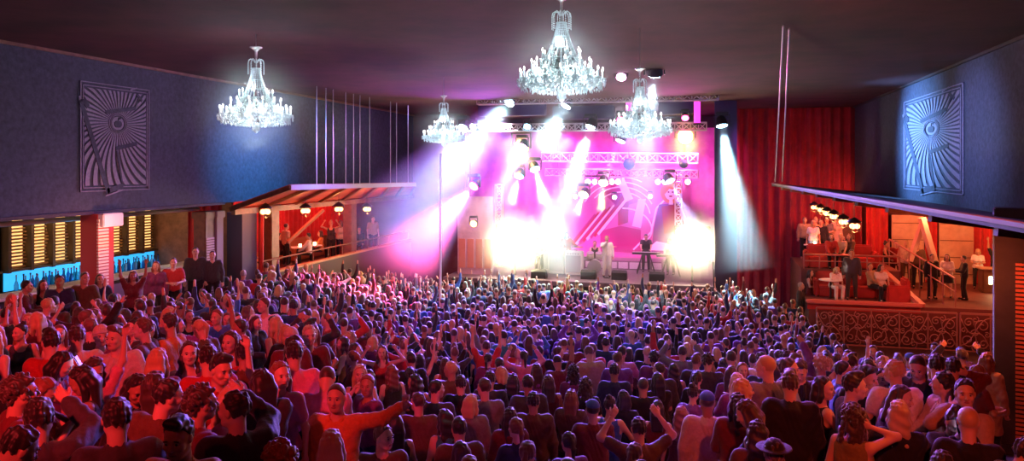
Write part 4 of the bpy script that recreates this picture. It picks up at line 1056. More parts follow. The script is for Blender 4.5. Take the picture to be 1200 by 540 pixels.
tr = empty('ceiling_pipe', (-15.2, 14.5, 5.0), 0, 'pale pipe running under the soffit over the bar', 'pipe'); MB().tube([(0, -6, 0), (0, 6, 0)], .06, 8).build('pipe', M_STEEL, tr); m = MB()
for k in range(6): m.bar((0, -5 + k * 2, 0), (0, -5 + k * 2, .2), .03)
m.build('bracket', M_BLK, tr)
# ------------------------------------------------------------------ left lounge box under the awning
LZ = 2.3
slab('floor_left_lounge', (-18.1, 21.75, .5), (-14.5, 35.9, LZ), M_FLOOR)
curtain('red_curtain', (-17.8, 22.3), (-17.8, 35.6), LZ, 5.15, 'long red pleated curtain behind the seats of the left lounge', .08, .36)
curtain('red_curtain', (-15.6, 20.55), (-14.9, 21.25), 2.2, 5.15, 'narrow red curtain between the bar and the left lounge', .07, .22)
curtain('red_curtain', (-14.0, 22.15), (-14.6, 22.9), LZ - .5, 5.15, 'narrow red curtain beside the slatted post of the left lounge', .06, .2)
M_AWN = mat('awning_red', (.42, .10, .07), .7, noise=.25, nscale=1.5)
def awning():
    A0, A1, B0, B1 = Vector((XL + .02, 20.8, 5.0)), Vector((XL + .02, 35.6, 4.95)), Vector((-12.3, 20.9, 5.68)), Vector((-12.3, 31.2, 5.56))
    root = empty('awning', A0, 0, 'tilted red-lit timber awning over the left lounge, hung on thin rods', 'awning')
    n = Vector((0, 0, .08)); m = MB(); m.add([A0, A1, B1, B0, A0 + n, A1 + n, B1 + n, B0 + n], [(3, 2, 1, 0), (4, 5, 6, 7), (0, 1, 5, 4), (1, 2, 6, 5), (2, 3, 7, 6), (3, 0, 4, 7)])
    under(root, m.build('roof_panel', M_AWN))
    for k in range(9):
        t = k / 8; under(root, MB().bar(A0.lerp(A1, t) - n * .4, B0.lerp(B1, t) - n * .4, .10, .12).build('rafter', M_BRN))
    under(root, MB().bar(B0 - n * .2, B1 - n * .2, .10, .16).build('front_beam', mat('beam_grey', (.35, .33, .38), .6))); under(root, MB().bar(A0 + Vector((.1, 0, -.1)), A1 + Vector((.1, 0, -.1)), .14, .18).build('wall_beam', M_BRN)); under(root, MB().bar(A0 - n * .3, B0 - n * .3, .10, .14).build('end_beam', M_BRN))
    return B0, B1
B0, B1 = awning()
for k, t in enumerate((.16, .22, .27, .36, .42, .47, .55, .74, .80, .92)):
    p = B0.lerp(B1, t); tag(MB().tube([(0, 0, .02), (0, 0, CEIL - p.z - .01)], .016, 6).build('hanging_rod', M_STEEL, None, loc=(p.x, p.y, p.z)), 'thin pale rod from the ceiling to the front beam of the red awning', 'rod', 'suspension rods of the left awning')
def lantern(p, ztop, label, grp, s=1.0):
    root = empty('hanging_lantern', p, 0, label, 'lantern', grp)
    MB().tube([(0, 0, .20 * s), (0, 0, ztop - p[2])], .008, 5).build('cord', M_BLK, root)
    MB().lathe([(.02 * s, .22 * s), (.10 * s, .17 * s), (.17 * s, .11 * s), (.17 * s, .09 * s)], 12).build('cap', M_BLK, root, True)
    for k in range(3): a = 2 * PI * k / 3; MB().ball((.07 * s * math.cos(a), .07 * s * math.sin(a), .0), .065 * s, 10, 8).build('bulb', lens('lantern', (1.0, .60, .20), 4.5), root, True)
    m = MB()
    for k in range(6): a = PI / 3 * k; m.tube([(.165 * s * math.cos(a), .165 * s * math.sin(a), .10 * s), (.15 * s * math.cos(a), .15 * s * math.sin(a), -.10 * s), (.02, 0, -.16 * s)], .006, 4)
    m.build('cage', M_BLK, root)
LANT = []
for u, v, lab in ((311, 243, 'first globe lantern from the bar under the red awning'), (358, 242, 'second globe lantern from the bar under the red awning'), (397, 240, 'third globe lantern from the bar under the red awning'), (430, 240, 'globe lantern under the red awning nearest the stage')):
    D = 13.5 / ((600 - u) / 900 * CS + SN); p = at3(u, v + 5, D); t = (p.y - 20.8) / 10.3; lantern(p, 5.20, lab, 'lanterns of the left awning', 1.25); LANT.append(p)
# posts of the left lounge
def post(u, w, z0, z1, X, label, slat=False, m0=None):
    D = -X / ((600 - u) / 900 * CS + SN); x, y = at(u, D); root = empty('lounge_post', (x, y, z0), 0, label, 'post')
    MB().box((0, 0, (z1 - z0) / 2), (.4, w, z1 - z0), bev=.02).build('shaft', m0 or M_BRN, root); MB().box((0, 0, .12), (.48, w + .08, .24), bev=.02).build('plinth', m0 or M_BRN, root); MB().box((0, 0, z1 - z0 - .1), (.48, w + .08, .2), bev=.02).build('capital', m0 or M_BRN, root)
    if slat:
        q = MB()
        for j in range(32): q.box((.21, 0, .3 + j * .075), (.03, w * .86, .045))
        q.build('slat_face', mat('slat_rose', (.50, .33, .34), .6), root)
post(239, .42, 1.6, 5.0, -14.1, 'rose slatted post at the near corner of the left lounge', True); post(251, .34, 1.6, 5.0, -14.05, 'plain grey-brown post beside the slatted post', False, mat('post_grey', (.22, .17, .19), .6)); post(317, .50, LZ, 5.0, -14.7, 'broad brown post in the middle of the left lounge'); post(410, .5, LZ, 5.0, -14.7, 'broad brown post at the far end of the left lounge')
x0, y0 = -14.4, 22.3
fa = empty('lounge_parapet', (-14.35, 29, 1.0), 0, 'dark panelled parapet with a timber cap along the left lounge', 'parapet'); MB().box((0, 0, .80), (.14, 13.2, 1.8)).build('panel', mat('parapet_dark', (.05, .025, .02), .6), fa); MB().box((0, 0, 1.72), (.26, 13.3, .08), bev=.02).build('cap_rail', mat('rail_wood', (.45, .24, .12), .5), fa); MB().tube([(0, -6.6, 2.15), (0, 6.6, 2.15)], .03, 8).build('hand_rail', M_BRN, fa)
for k in range(12): MB().tube([(0, -6.5 + k * 1.18, 1.74), (0, -6.5 + k * 1.18, 2.15)], .02, 6).build('baluster', M_BRN, fa)
def brace(name, a, b, w, label, m): o = MB().bar(a, b, w, w * .6).build(name, m); return tag(o, label, 'brace')
brace('timber_brace', at3(337, 284, 30.5), at3(379, 246, 31.5), .16, 'slanting timber brace before the red curtain of the left lounge', mat('rail_wood', (.45, .24, .12), .5))
def lounge_table(loc, label, grp, cl=True):
    root = empty('round_table', loc, 0, label, 'table', grp); MB().lathe([(.40, .72), (.41, .74), (.38, .75)], 20).build('tabletop', M_WHITE if cl else M_BRN, root, True); MB().lathe([(.22, .0), (.22, .03), (.04, .06), (.035, .72)], 12).build('pedestal', M_BLK, root)
    m = MB().lathe([(.05, .75), (.06, .86), (.055, .86), (.045, .76)], 10, (.05, .1, 0)); m.build('lamp_jar', lens('jar', (1, .75, .35), 12), root)
def sofa(loc, rz, L, label, grp, m0):
    root = empty('lounge_sofa', loc, rz, label, 'sofa', grp); MB().box((0, 0, .22), (L, .72, .40), bev=.05).build('seat', m0, root); MB().box((0, -.32, .58), (L, .18, .62), bev=.06).build('backrest', m0, root)
    for s in (-1, 1): MB().box((s * (L / 2 + .06), 0, .34), (.16, .76, .64), bev=.05).build('armrest', m0, root)
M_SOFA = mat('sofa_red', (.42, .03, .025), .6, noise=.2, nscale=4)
for k, (u, D, cl) in enumerate(((349, 31.2, True), (366, 32.0, True), (406, 34.0, True), (291, 27.6, False))):
    p = at3(u, 290, D); lounge_table((p.x, p.y, LZ), ('candle-lit pale table left of the timber brace', 'candle-lit pale table under the timber brace', 'bright candle-lit table at the far end of the left lounge', 'brown table in front of the guest by the broad brown post')[k], 'tables of the left lounge', cl)
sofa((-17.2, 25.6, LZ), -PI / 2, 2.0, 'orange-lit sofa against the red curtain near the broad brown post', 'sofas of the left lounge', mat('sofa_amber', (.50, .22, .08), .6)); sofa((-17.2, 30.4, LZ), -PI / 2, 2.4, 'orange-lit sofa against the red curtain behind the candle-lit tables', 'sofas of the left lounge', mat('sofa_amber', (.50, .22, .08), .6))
# ------------------------------------------------------------------ right lounge
M_CAN = mat('canopy_grey', (.07, .06, .075), .7, noise=.2, nscale=2)
def canopy():
    a, b, c, d = Vector((2.38, 30.8, 5.58)), Vector((3.25, 6.5, 5.58)), Vector((XR + .2, 6.5, 5.16)), Vector((XR + .2, 34.5, 5.16)); n = Vector((0, 0, .09))
    root = empty('canopy', d, 0, 'long flat grey canopy with an orange-lit edge jutting out over the right lounge', 'canopy')
    under(root, MB().add([a, b, c, d, a + n, b + n, c + n, d + n], [(3, 2, 1, 0), (4, 5, 6, 7), (0, 1, 5, 4), (1, 2, 6, 5), (2, 3, 7, 6), (3, 0, 4, 7)]).build('roof_panel', M_CAN))
    under(root, MB().bar(a + n * .9, b + n * .9, .10, .05).build('edge_strip', mat('edge_copper', (.22, .13, .12), .6))); under(root, MB().bar(a + n * .4, d + n * .4, .10, .12).build('end_beam', M_BRN))
    for k in range(10):
        t = (k + .5) / 10; p0, p1 = a.lerp(b, t), d.lerp(c, t); under(root, MB().bar(p0.lerp(p1, .05) - n * .6, p1 - n * .6, .10, .10).build('rafter', M_BRN))
canopy()
for k, (du, ut) in enumerate(((0, 918), (10, 925))):
    q = at3(ut, 28 + k * 8, 14.2 + k * .3); q.z = CEIL - .04; p = Vector((2.45 + k * .25, 30.6, 5.74))
    tag(MB().tube([(0, 0, 0), q - p], .018, 6).build('hanging_tie_rod', M_TRUSS, None, loc=p), ('longer' if k == 0 else 'shorter') + ' pale tie rod of the pair at the tip of the grey canopy', 'rod', 'tie rods of the right canopy')
curtain('stage_curtain', (1.05, 35.8), (6.4, 35.8), .02, CEIL - .02, 'tall dark red curtain between the stage column and the right lounge', .12, .42, mat('crimson_velvet', (.22, .010, .022), .85, noise=.3, nscale=2, sheen=.2))
curtain('red_curtain', (6.6, 35.85), (7.45, 35.85), 1.42, 5.0, 'red lounge curtain beside the first pale panel', .09, .3); curtain('red_curtain', (8.9, 35.85), (9.35, 35.85), 1.42, 5.0, 'narrow red lounge curtain between the two pale panels', .08, .25); curtain('red_curtain', (10.75, 35.85), (13.9, 35.85), 1.42, 5.0, 'wide red lounge curtain behind the guest with raised arms', .1, .34)
for x, w, lab in ((8.2, 1.25, 'pale orange wall panel left of the white brace'), (10.05, 1.3, 'pale orange wall panel right of the white brace')):
    root = empty('wall_panel', (x, 35.75, 1.42), 0, lab, 'panel', 'pale panels of the right lounge'); MB().box((0, 0, 1.42), (w, .08, 2.84), bev=.01).build('board', M_PALE, root); m = MB()
    for k in range(4): m.box((0, -.05, .4 + k * .7), (w * .96, .02, .03))
    m.build('groove_line', M_BRN, root)
DK = 1.42
slab('floor_right_lounge', (3.5, 29.4, -.1), (13.9, 35.8, DK), mat('deck_red', (.16, .05, .04), .6, noise=.2, nscale=3))
slab('floor_upper_tier', (3.5, 31.7, DK), (7.0, 35.7, 2.36), mat('deck_red', (.16, .05, .04), .6))
rl = empty('tier_ledge', (5.3, 29.35, DK), 0, 'pale red slanting ledge along the front of the sofa tier', 'ledge'); MB().box((0, 0, .06), (3.8, .22, .14), bev=.03).build('ledge_board', mat('ledge_rose', (.62, .20, .16), .5), rl); MB().bar((1.9, 0, .06), (1.1, 2.2, .95), .2, .14).build('side_board', mat('ledge_rose', (.62, .20, .16), .5), rl); MB().box((0, .06, -.12), (3.7, .06, .22)).build('fascia', M_SOFA, rl)
sofa((5.0, 31.15, DK), PI, 2.0, 'red sofa on the lower tier behind the pale ledge', 'red sofas of the right lounge', M_SOFA); sofa((5.0, 32.3, 2.36), PI, 2.4, 'red sofa on the upper tier under the lanterns', 'red sofas of the right lounge', M_SOFA); sofa((6.55, 30.3, DK), PI / 2, .8, 'short red sofa behind the reclining couple', 'red sofas of the right lounge', M_SOFA)
lounge_table((4.35, 30.2, DK), 'bright candle-lit table on the lower tier of the right lounge', 'tables of the right lounge'); lounge_table((4.2, 33.6, 2.36), 'candle-lit table on the upper tier of the right lounge', 'tables of the right lounge')
for i, (u, v) in enumerate(((954, 243), (962, 246), (969, 250), (977, 254), (988, 260), (1001, 265))):
    D = 1.65 * 900 / (v - 197); p = at3(u, v, D)
    lantern(p, 5.42, '%s globe lantern of the six in a row under the grey canopy' % (('farthest', 'second farthest', 'third farthest', 'third nearest', 'second nearest', 'nearest')[i]), 'lanterns of the right canopy', 1.15); LANT.append(p)
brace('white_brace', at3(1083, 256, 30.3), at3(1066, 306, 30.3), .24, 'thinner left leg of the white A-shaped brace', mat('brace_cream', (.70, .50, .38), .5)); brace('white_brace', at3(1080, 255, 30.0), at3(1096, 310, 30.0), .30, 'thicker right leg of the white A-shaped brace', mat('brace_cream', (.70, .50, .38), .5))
# handrails
M_IRON = mat('iron_rose', (.42, .20, .17), .45, metal=.3)
def handrail(a, b, n, label, h=1.0, grp='handrails of the right lounge', base=None):
    a, b = Vector(a), Vector(b); root = empty('handrail', a, 0, label, 'handrail', grp); up = Vector((0, 0, 1))
    for q in (h, h * .55): under(root, MB().tube([a + up * q, b + up * q], .035 if q == h else .02, 8).build('rail', M_IRON))
    for k in range(n + 1): p = a.lerp(b, k / n); under(root, MB().tube([Vector((p.x, p.y, base if base else p.z)), p + up * h], .025, 6).build('baluster', M_IRON))
handrail((8.3, 29.6, DK), (7.12, 34.0, 2.36), 6, 'rose iron handrail sloping down across the right lounge deck', base=DK); handrail((7.0, 31.7, 2.36), (3.6, 31.7, 2.36), 6, 'rose iron rail along the edge of the upper tier', .55); handrail((10.15, 29.6, DK), (12.6, 30.6, DK), 5, 'dark iron handrail right of the two dark-suited guests'); 
def spiral(c, r0, r1, a0, turns, n=26):
    return [(c[0] + (r0 + (r1 - r0) * i / n) * math.cos(a0 + turns * 2 * PI * i / n), c[1] + (r0 + (r1 - r0) * i / n) * math.sin(a0 + turns * 2 * PI * i / n)) for i in range(n + 1)]
def iron_screen(X0, X1, Y, z0, z1, n, label, grp):
    root = empty('iron_screen', (X0, Y, z0), 0, label, 'iron screen', grp); H = z1 - z0; W = (X1 - X0) / n
    MB().bar((0, 0, H), (X1 - X0, 0, H), .05, .06).build('top_rail', M_IRON, root); MB().bar((0, 0, .08), (X1 - X0, 0, .08), .04).build('bottom_rail', M_IRON, root)
    for k in range(n + 1): MB().tube([(k * W, 0, 0), (k * W, 0, H)], .028, 6).build('post', M_IRON, root)
    for k in range(n):
        m = MB(); x0 = k * W; f = 1 if k % 2 else -1; X = lambda a: x0 + W / 2 + f * (a - .5) * W
        def st(pts, r=.017): m.tube([(X(a / W if False else a), 0, b) for a, b in pts], r, 5)
        S = lambda cx, cz, r, a0, t: [(cx + p[0] / W, cz + p[1]) for p in spiral((0, 0), r, r * .14, a0, t)]
        for cx, cz, r, a0, t in ((.26, H * .70, .25, -1.2, 1.6), (.74, H * .34, .27, 2.0, 1.6), (.72, H * .78, .17, 3.6, -1.5), (.24, H * .26, .19, .4, -1.5), (.5, H * .52, .13, 0, 1.3), (.12, H * .48, .10, 1, 1.3), (.88, H * .58, .11, 4, -1.3), (.5, H * .86, .11, 2, 1.2), (.5, H * .16, .12, 5, 1.2)): st(S(cx, cz, r, a0, t))
        st([(.02 + .96 * i / 16, H * (.15 + .72 * i / 16) + .18 * math.sin(i / 16 * 2 * PI)) for i in range(17)], .02); st([(.02 + .96 * i / 16, H * (.90 - .70 * i / 16) + .12 * math.sin(i / 16 * 2 * PI)) for i in range(17)], .016)
        m.build('scroll_panel', M_IRON, root, True)
iron_screen(3.7, 8.15, 28.9, 0.0, 1.34, 5, 'rose wrought-iron scroll screen below the sofa tier', 'wrought-iron screens'); iron_screen(8.25, 11.0, 28.9, 0.0, 1.34, 3, 'rose wrought-iron scroll screen below the two dark-suited guests', 'wrought-iron screens'); iron_screen(10.4, 12.8, 31.3, DK, DK + .75, 3, 'small iron scroll screen lit white in front of the guest with raised arms', 'wrought-iron screens')
dj = empty('service_counter', (11.4, 33.6, DK), 0, 'glowing counter in front of the guest with raised arms', 'counter'); MB().box((0, 0, .45), (2.2, .6, .9), bev=.03).build('cabinet', M_BRN, dj); MB().box((0, 0, .93), (2.4, .7, .06), bev=.02).build('counter_top', M_PALE, dj); MB().box((0, -.31, .5), (1.8, .02, .3)).build('light_panel', lens('counter', (1, .75, .35), 10), dj)
# pillar at the right edge
px, py = at(1186, 13.6); pz = floor_z(px, py)
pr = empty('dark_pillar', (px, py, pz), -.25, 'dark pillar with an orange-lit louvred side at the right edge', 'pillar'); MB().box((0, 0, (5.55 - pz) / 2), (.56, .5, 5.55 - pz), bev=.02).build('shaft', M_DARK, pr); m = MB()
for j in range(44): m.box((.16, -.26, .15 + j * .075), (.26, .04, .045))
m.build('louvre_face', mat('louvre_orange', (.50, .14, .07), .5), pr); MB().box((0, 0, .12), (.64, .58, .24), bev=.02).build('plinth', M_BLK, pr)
# ------------------------------------------------------------------ people
PLACED = []            # (x, y)
FIG = {}
def put(u, D, z, yaw, s, label, group=None, H=1.72, lod=0, skin=None, shoes=True):
    x, y = at(u, D); spec = tuple(s.split()); z = z - (.40 * H / 1.75 if spec[7] in ('sit', 'drum') else 0); rz = -math.atan2(x, y) - math.radians(yaw)
    b = person(spec, (x, y, z), rz, label, group, H, lod, RND, skin, shoes); PLACED.append((x, y)); FIG[b.name] = (spec, lod)
    return b
def stand(u, v, yaw, s, label, H=1.72, lod=0, skin=None):
    x, y, z, D = stand_at(u, v, H); best = None
    for du in (0, 3, -3, 6, -6, 9, -9, 12, -12):
        for dd in (0, .1, -.1, .2, -.2, .3, -.3, .4, -.4, .5, -.5, .65, -.65, .8, -.8):
            x, y = at(u + du, D + dd); c = min([math.hypot(x - a, y - b) for a, b in PLACED] or [9])
            v2 = HZ + F_PX * (EYE - floor_z(x, y) - H) / (D + dd); k = abs(du) + abs(v2 - v) * .7 + max(0, .47 - c) * 300
            if best is None or k < best[0]: best = (k, u + du, D + dd, floor_z(x, y))
    _, u, D, z = best
    return put(u, D, z, yaw, s, label, None, H, lod, skin, D < 12)
def hand(b, s=1, out=.09):
    spec, lod = FIG[b.name]; J = _ARCH[spec_key(spec, lod)]['J']; sh, el, wr, cu, nm = J[s]
    p = Vector(wr + nrm(wr - el) * out)
    return Matrix.Translation(b.location) @ Matrix.Rotation(b.rotation_euler[2], 4, 'Z') @ Matrix.Scale(b.scale[0], 4) @ p
def spec_key(spec, lod):
    sex, hair, hc, top, tc, bot, bc, pose, look, lean = spec
    return (sex, hair, top, bot, pose, look, lean, lod)
def phone(b, label, s=1):
    p = hand(b, s, .11); rz = b.rotation_euler[2]; root = empty('phone', p, rz, label, 'phone'); root.rotation_euler = (.5, 0, rz)
    MB().box((0, 0, .03), (.075, .010, .15), bev=.003).build('case', M_BLK, root); MB().box((0, -.006, .03), (.066, .002, .135)).build('screen', lens('screen', (.55, .5, 1.0), 3), root)
def cup(b, label, s=1, kind='cup'):
    p = hand(b, s, .07); root = empty(kind, p, 0, label, kind)
    if kind == 'cup':
        MB().lathe([(.026, -.06), (.036, .07), (.033, .07), (.024, -.05)], 12).build('wall', mat('clear_plastic', (.8, .8, .85), .1, trans=.6), root, True); MB().lathe([(.0305, .02), (.001, .021)], 12).build('drink', mat('drink', (.7, .4, .15), .1), root)
    else:
        MB().lathe([(.032, -.12), (.034, .03), (.014, .09), (.013, .15)], 12).build('glass_body', mat('bottle_clear', (.55, .80, .95), .06, trans=.6), root, True); MB().lathe([(.0345, -.08), (.0348, .0)], 12).build('label_band', M_WHITE, root); MB().lathe([(.016, .14), (.016, .165), (.001, .166)], 8).build('bottle_cap', M_SILV, root)
# ---- left foreground
b = stand(395, 450, 195, 'm buzz d shirt orange trousers navy side f 0', 'person in an open orange shirt facing the viewer, arm stretched out to the side', 1.80, skin=1); cup(b, 'clear cup raised by the person in the open orange shirt', -1)
stand(45, 470, 8, 'm short k jacket charcoal trousers black wave f 0', 'person in a creased charcoal jacket seen from behind, one hand raised in front', 1.78)
stand(137, 462, -4, 'm short k jacket charcoal trousers black stand f 0', 'person in a charcoal tweed jacket seen from behind, arms down, at the bottom edge', 1.78)
stand(213, 486, 205, 'm quiff k tee orange trousers navy front b 0', 'person in an orange t-shirt facing the viewer and looking down, at the bottom edge', 1.74, skin=1)
stand(278, 478, -12, 'm short k jacket black trousers black wave l 0', 'person in a black jacket seen from behind, hand up beside the person in orange t-shirt', 1.76)
stand(388, 508, 5, 'f bob y tee olive trousers black front f 0', 'person in an olive t-shirt seen from behind, directly below the person in orange shirt', 1.66, skin=0)
stand(328, 522, 0, 'f curly r tee maroon trousers black front f 0', 'person in a maroon t-shirt at the bottom edge, mostly cut off by the frame', 1.66)
stand(448, 498, 178, 'm short b long brown trousers black fold l 0', 'person in a brown sweater with folded arms, right of the person in orange shirt', 1.70)
stand(20, 443, 80, 'm afro d long maroon trousers black front f 0', 'person in a maroon sweater in profile at the left edge, arms in front', 1.76, skin=1)
stand(38, 452, 95, 'f wavy r tee red trousers black clap d 0', 'person in a red t-shirt clapping in profile, near the left edge', 1.66, skin=0)
stand(6, 486, 70, 'm short k jacket charcoal trousers black front d 0', 'person in a charcoal jacket cut off by the left edge, looking down', 1.74, skin=1)
b = stand(64, 411, 110, 'f long k jacket plum trousers black phone d 0', 'person in a plum jacket looking down at a glowing phone', 1.66, skin=0); phone(b, 'glowing phone held by the person in the plum jacket')
stand(106, 430, -80, 'f long k dress black skirt black clap d 0', 'person in a black dress clapping hands low, facing left', 1.68)
stand(60, 388, 25, 'm quiff k shirt red trousers black front l 0', 'person in a red shirt seen half from behind, looking left', 1.78)
stand(90, 384, 5, 'm short d shirt cream trousers black front f 0', 'person in a pale yellow shirt seen from behind, below the striped pillar', 1.76, skin=1)
stand(118, 382, 170, 'f beanie b long plum trousers black cup f 0', 'person in a cream knitted beanie and plum sweater facing the viewer', 1.68, skin=0)
stand(137, 380, 175, 'm quiff b tee cream trousers black front r 0', 'person in a cream t-shirt facing the viewer beside the beanie wearer', 1.76, skin=0)
stand(108, 412, 165, 'f wavy d tee pink trousers black raise_l d 0', 'person in a pink t-shirt facing the viewer with one bare arm lifted', 1.66, skin=0)
b = stand(170, 376, -70, 'm short b tee brown trousers black face_ f 0'.replace('face_', 'phone'), 'person in a brown t-shirt lifting a drink, facing left', 1.78, skin=0); cup(b, 'clear cup held at the mouth by the person in a brown t-shirt')
stand(200, 370, -60, 'm short d tee orange trousers black stand f 0', 'person in an orange t-shirt facing left, arms down, before the pale glow', 1.80, skin=1)
b = stand(222, 400, 178, 'f wavy d tank plum trousers black front f 0', 'person in a plum tank top smiling at the viewer, holding a cup', 1.68, skin=0); cup(b, 'clear cup held by the person in the plum tank top')
stand(184, 404, 20, 'f long y jacket maroon trousers black front f 0', 'person in a maroon jacket seen from behind, left of the plum tank top', 1.68)
stand(256, 415, 150, 'm quiff k shirt red trousers black front b 0', 'person in a red shirt looking down, right of the plum tank top', 1.78, skin=1)
stand(271, 389, 170, 'f long d dress red skirt red stand r 0', 'person in a red dress facing the viewer, right behind the red shirt', 1.68, skin=0)
stand(286, 402, 10, 'f bun k long brown trousers black front f 0', 'person in a brown sweater seen from behind, below the red dress', 1.70)
stand(244, 398, -5, 'm short k tee red trousers black front f 0', 'person in a red t-shirt seen from behind, right beside the plum tank top', 1.74)
stand(262, 452, 95, 'f long y jacket pink trousers black clap d 0', 'person in a pink jacket clapping in profile, facing right', 1.66, skin=0)
stand(238, 448, 70, 'm afro d shirt maroon trousers black front f 0', 'person in a maroon shirt turned right, left of the pink jacket', 1.74, skin=1)
stand(157, 430, 160, 'f wavy k coat black trousers black front d 0', 'person in a long black coat looking down, in the middle of the left crowd', 1.66)
stand(176, 452, 30, 'm short k jacket brown trousers black front r r', 'person in a creased brown leather jacket leaning to one side', 1.76)
stand(196, 432, 25, 'f long d jacket black trousers black front f l', 'person in a black jacket leaning left, seen from behind', 1.70)
stand(310, 446, -20, 'f long k jacket charcoal trousers black clap d 0', 'person in a charcoal jacket with hands held out, left of the orange shirt', 1.68)
stand(345, 402, 0, 'm short k shirt pink trousers black front f 0', 'person in a pink shirt seen from behind, dark against the violet glow', 1.76)
stand(422, 428, 180, 'f long y dress black skirt black phone f 0', 'person in a black dress facing the viewer, right behind the orange shirt', 1.68, skin=0)
stand(448, 405, 185, 'f wavy b tank red trousers black bent f 0', 'person in a red tank top facing the viewer with both forearms up', 1.68, skin=0)
stand(410, 388, 150, 'f wavy y jacket brown trousers black front l 0', 'person in a brown jacket turned half away, below the violet glow', 1.68)
stand(362, 382, 170, 'm short y tee maroon trousers black stand f 0', 'person in a maroon t-shirt facing the viewer, right of a second beanie', 1.78, skin=0)
stand(341, 384, 175, 'f beanie d jacket maroon trousers black front f 0', 'person in a cream knitted beanie and maroon jacket facing the viewer', 1.68, skin=0)
stand(375, 428, 10, 'm buzz d tee pink trousers black clap d f', 'person in a pink t-shirt bending forward, above the orange shirt', 1.76, skin=1)
stand(328, 428, 200, 'f long r tee pink trousers black raise_r l 0', 'person in a pink t-shirt with one arm lifted, left of the bending pink t-shirt', 1.66)
# ---- middle
MID = [(629, 427, 'f long d tee purple', 'stand'), (672, 429, 'f curly k tee plum', 'stand'), (720, 427, 'm short k long navy', 'stand'), (574, 436, 'm short k tee charcoal', 'front'), (601, 439, 'f long k jacket black', 'stand'), (643, 440, 'f long d tank maroon', 'front'), (686, 444, 'f curly d tee black', 'stand'),
       (710, 396, 'm short k jacket navy', 'stand'), (775, 398, 'f long k tee navy', 'stand'), (695, 470, 'm cap k tee maroon', 'front'), (829, 460, 'm cap d jacket cream', 'stand'), (625, 461, 'm short k suit brown', 'stand'), (669, 458, 'f long r jacket brown', 'front'), (749, 491, 'm short k tee brown', 'bent'), (522, 420, 'f long d dress red', 'front'),
       (540, 441, 'm short k jacket black', 'stand'), (767, 412, 'm afro k tee plum', 'stand'), (812, 452, 'f bun k long purple', 'front'), (598, 479, 'f long k jacket maroon', 'stand'), (570, 400, 'm short d tee red', 'both'), (492, 415, 'f long d tank red', 'both')]
for k, (u, v, s, pose) in enumerate(MID):
    sex, hair, hc, top, tc = s.split(); gar = dict(tee='t-shirt', long='sweater', jacket='jacket', tank='tank top', suit='tailored jacket', dress='dress')[top]
    ext = {695: 'wearing a blue cap, low in the dark middle', 829: 'wearing a blue cap, seen from behind beside the lit group', 570: 'both arms raised, in the middle crowd', 492: 'both bare arms raised, left of the middle'}.get(u)
    if ext is None: ext = '%s, %s' % ('arms down' if pose == 'stand' else 'arms in front' if pose == 'front' else 'forearms up', ['below the left floodlight', 'below the tallest beam', 'below the largest chandelier', 'below the mid-sized chandelier', 'near the right floodlight'][min(4, max(0, (u - 560) // 50))] + ('' if v < 450 else ', low in frame'))
    stand(u, v, (k * 37 % 30) - 15, '%s %s %s %s %s trousers black %s f 0' % (sex, hair, hc, top, tc, pose), 'person in a %s %s, %s' % (tc, gar, ext), 1.66 if sex == 'f' else 1.76, 0 if v > 425 else 1)
# ---- right foreground
stand(884, 470, -75, 'f long d tank black trousers black stand d 0', 'person in a black sleeveless top in profile, facing left, bare shoulder', 1.68, skin=0)
stand(868, 446, 70, 'f long y jacket plum trousers black front f 0', 'person in a plum jacket in profile facing right, in magenta light', 1.68, skin=0)
stand(866, 476, 10, 'f wavy k coat maroon trousers black front l 0', 'person in a maroon coat seen from behind, left of the black sleeveless top', 1.66)
stand(888, 478, 0, 'f wavy k jacket brown trousers black front f 0', 'person in a brown jacket seen from behind, close left of the black sleeveless top', 1.62)
stand(900, 423, -30, 'm buzz y suit grey trousers grey front l 0', 'person in a grey suit seen half from behind, facing left', 1.80, skin=0)
stand(892, 413, 150, 'm short d tee white trousers black stand l 0', 'person in a white t-shirt facing the viewer behind the grey suit', 1.78, skin=0)
stand(926, 437, 0, 'm quiff d jacket black trousers black stand f 0', 'person in a black jacket seen from behind, beside the grey suit', 1.78, skin=0)
stand(922, 422, 95, 'm short d shirt sky trousers black front f 0', 'person in a pale blue shirt in profile, behind the black jacket', 1.76, skin=0)
stand(938, 418, 185, 'm quiff k suit black trousers black cup d 0', 'person in a black suit and white shirt facing the viewer', 1.78, skin=0)
stand(946, 411, -60, 'm short k long blue trousers black stand f 0', 'person in a bright blue sweater turned left', 1.76, skin=0)
b = stand(963, 452, 65, 'f bob k tank black trousers black cup r 0', 'person in a black halter top with pale arm bent, facing right', 1.66, skin=0); cup(b, 'clear water bottle carried by the person in the black halter top', -1, 'bottle')
stand(998, 436, 70, 'm quiff k long charcoal trousers black front f 0', 'person in a charcoal sweater in profile facing right', 1.82, skin=0)
stand(1000, 476, 25, 'f curly d tank olive trousers olive hair l 0', 'person in an olive tank top seen from behind, hand in the hair', 1.68, skin=0)
stand(1034, 463, 60, 'f long d dress plum skirt plum front r f', 'person in a plum dress leaning toward the sequin jacket', 1.66, skin=0)
stand(1054, 472, 0, 'f wavy y jacket black trousers black front f 0', 'person in a black sequin jacket seen from behind, close to the plum dress', 1.68, skin=0)
b = stand(1050, 424, -20, 'm short y tee white trousers black front l 0', 'person in a white t-shirt seen from behind, in the middle of the right group', 1.78, skin=0)
stand(1077, 430, 190, 'm buzz k long black trousers black stand d 0', 'person in a black sweater facing the viewer, head bowed', 1.84, skin=2)
stand(1009, 427, 165, 'm quiff k long black trousers black fold l f', 'person in a black sweater leaning with folded arms', 1.76, skin=0)
stand(1098, 420, 0, 'm short k tee black trousers black stand f 0', 'person in a black t-shirt seen from behind, behind the bowed black sweater', 1.80, skin=1)
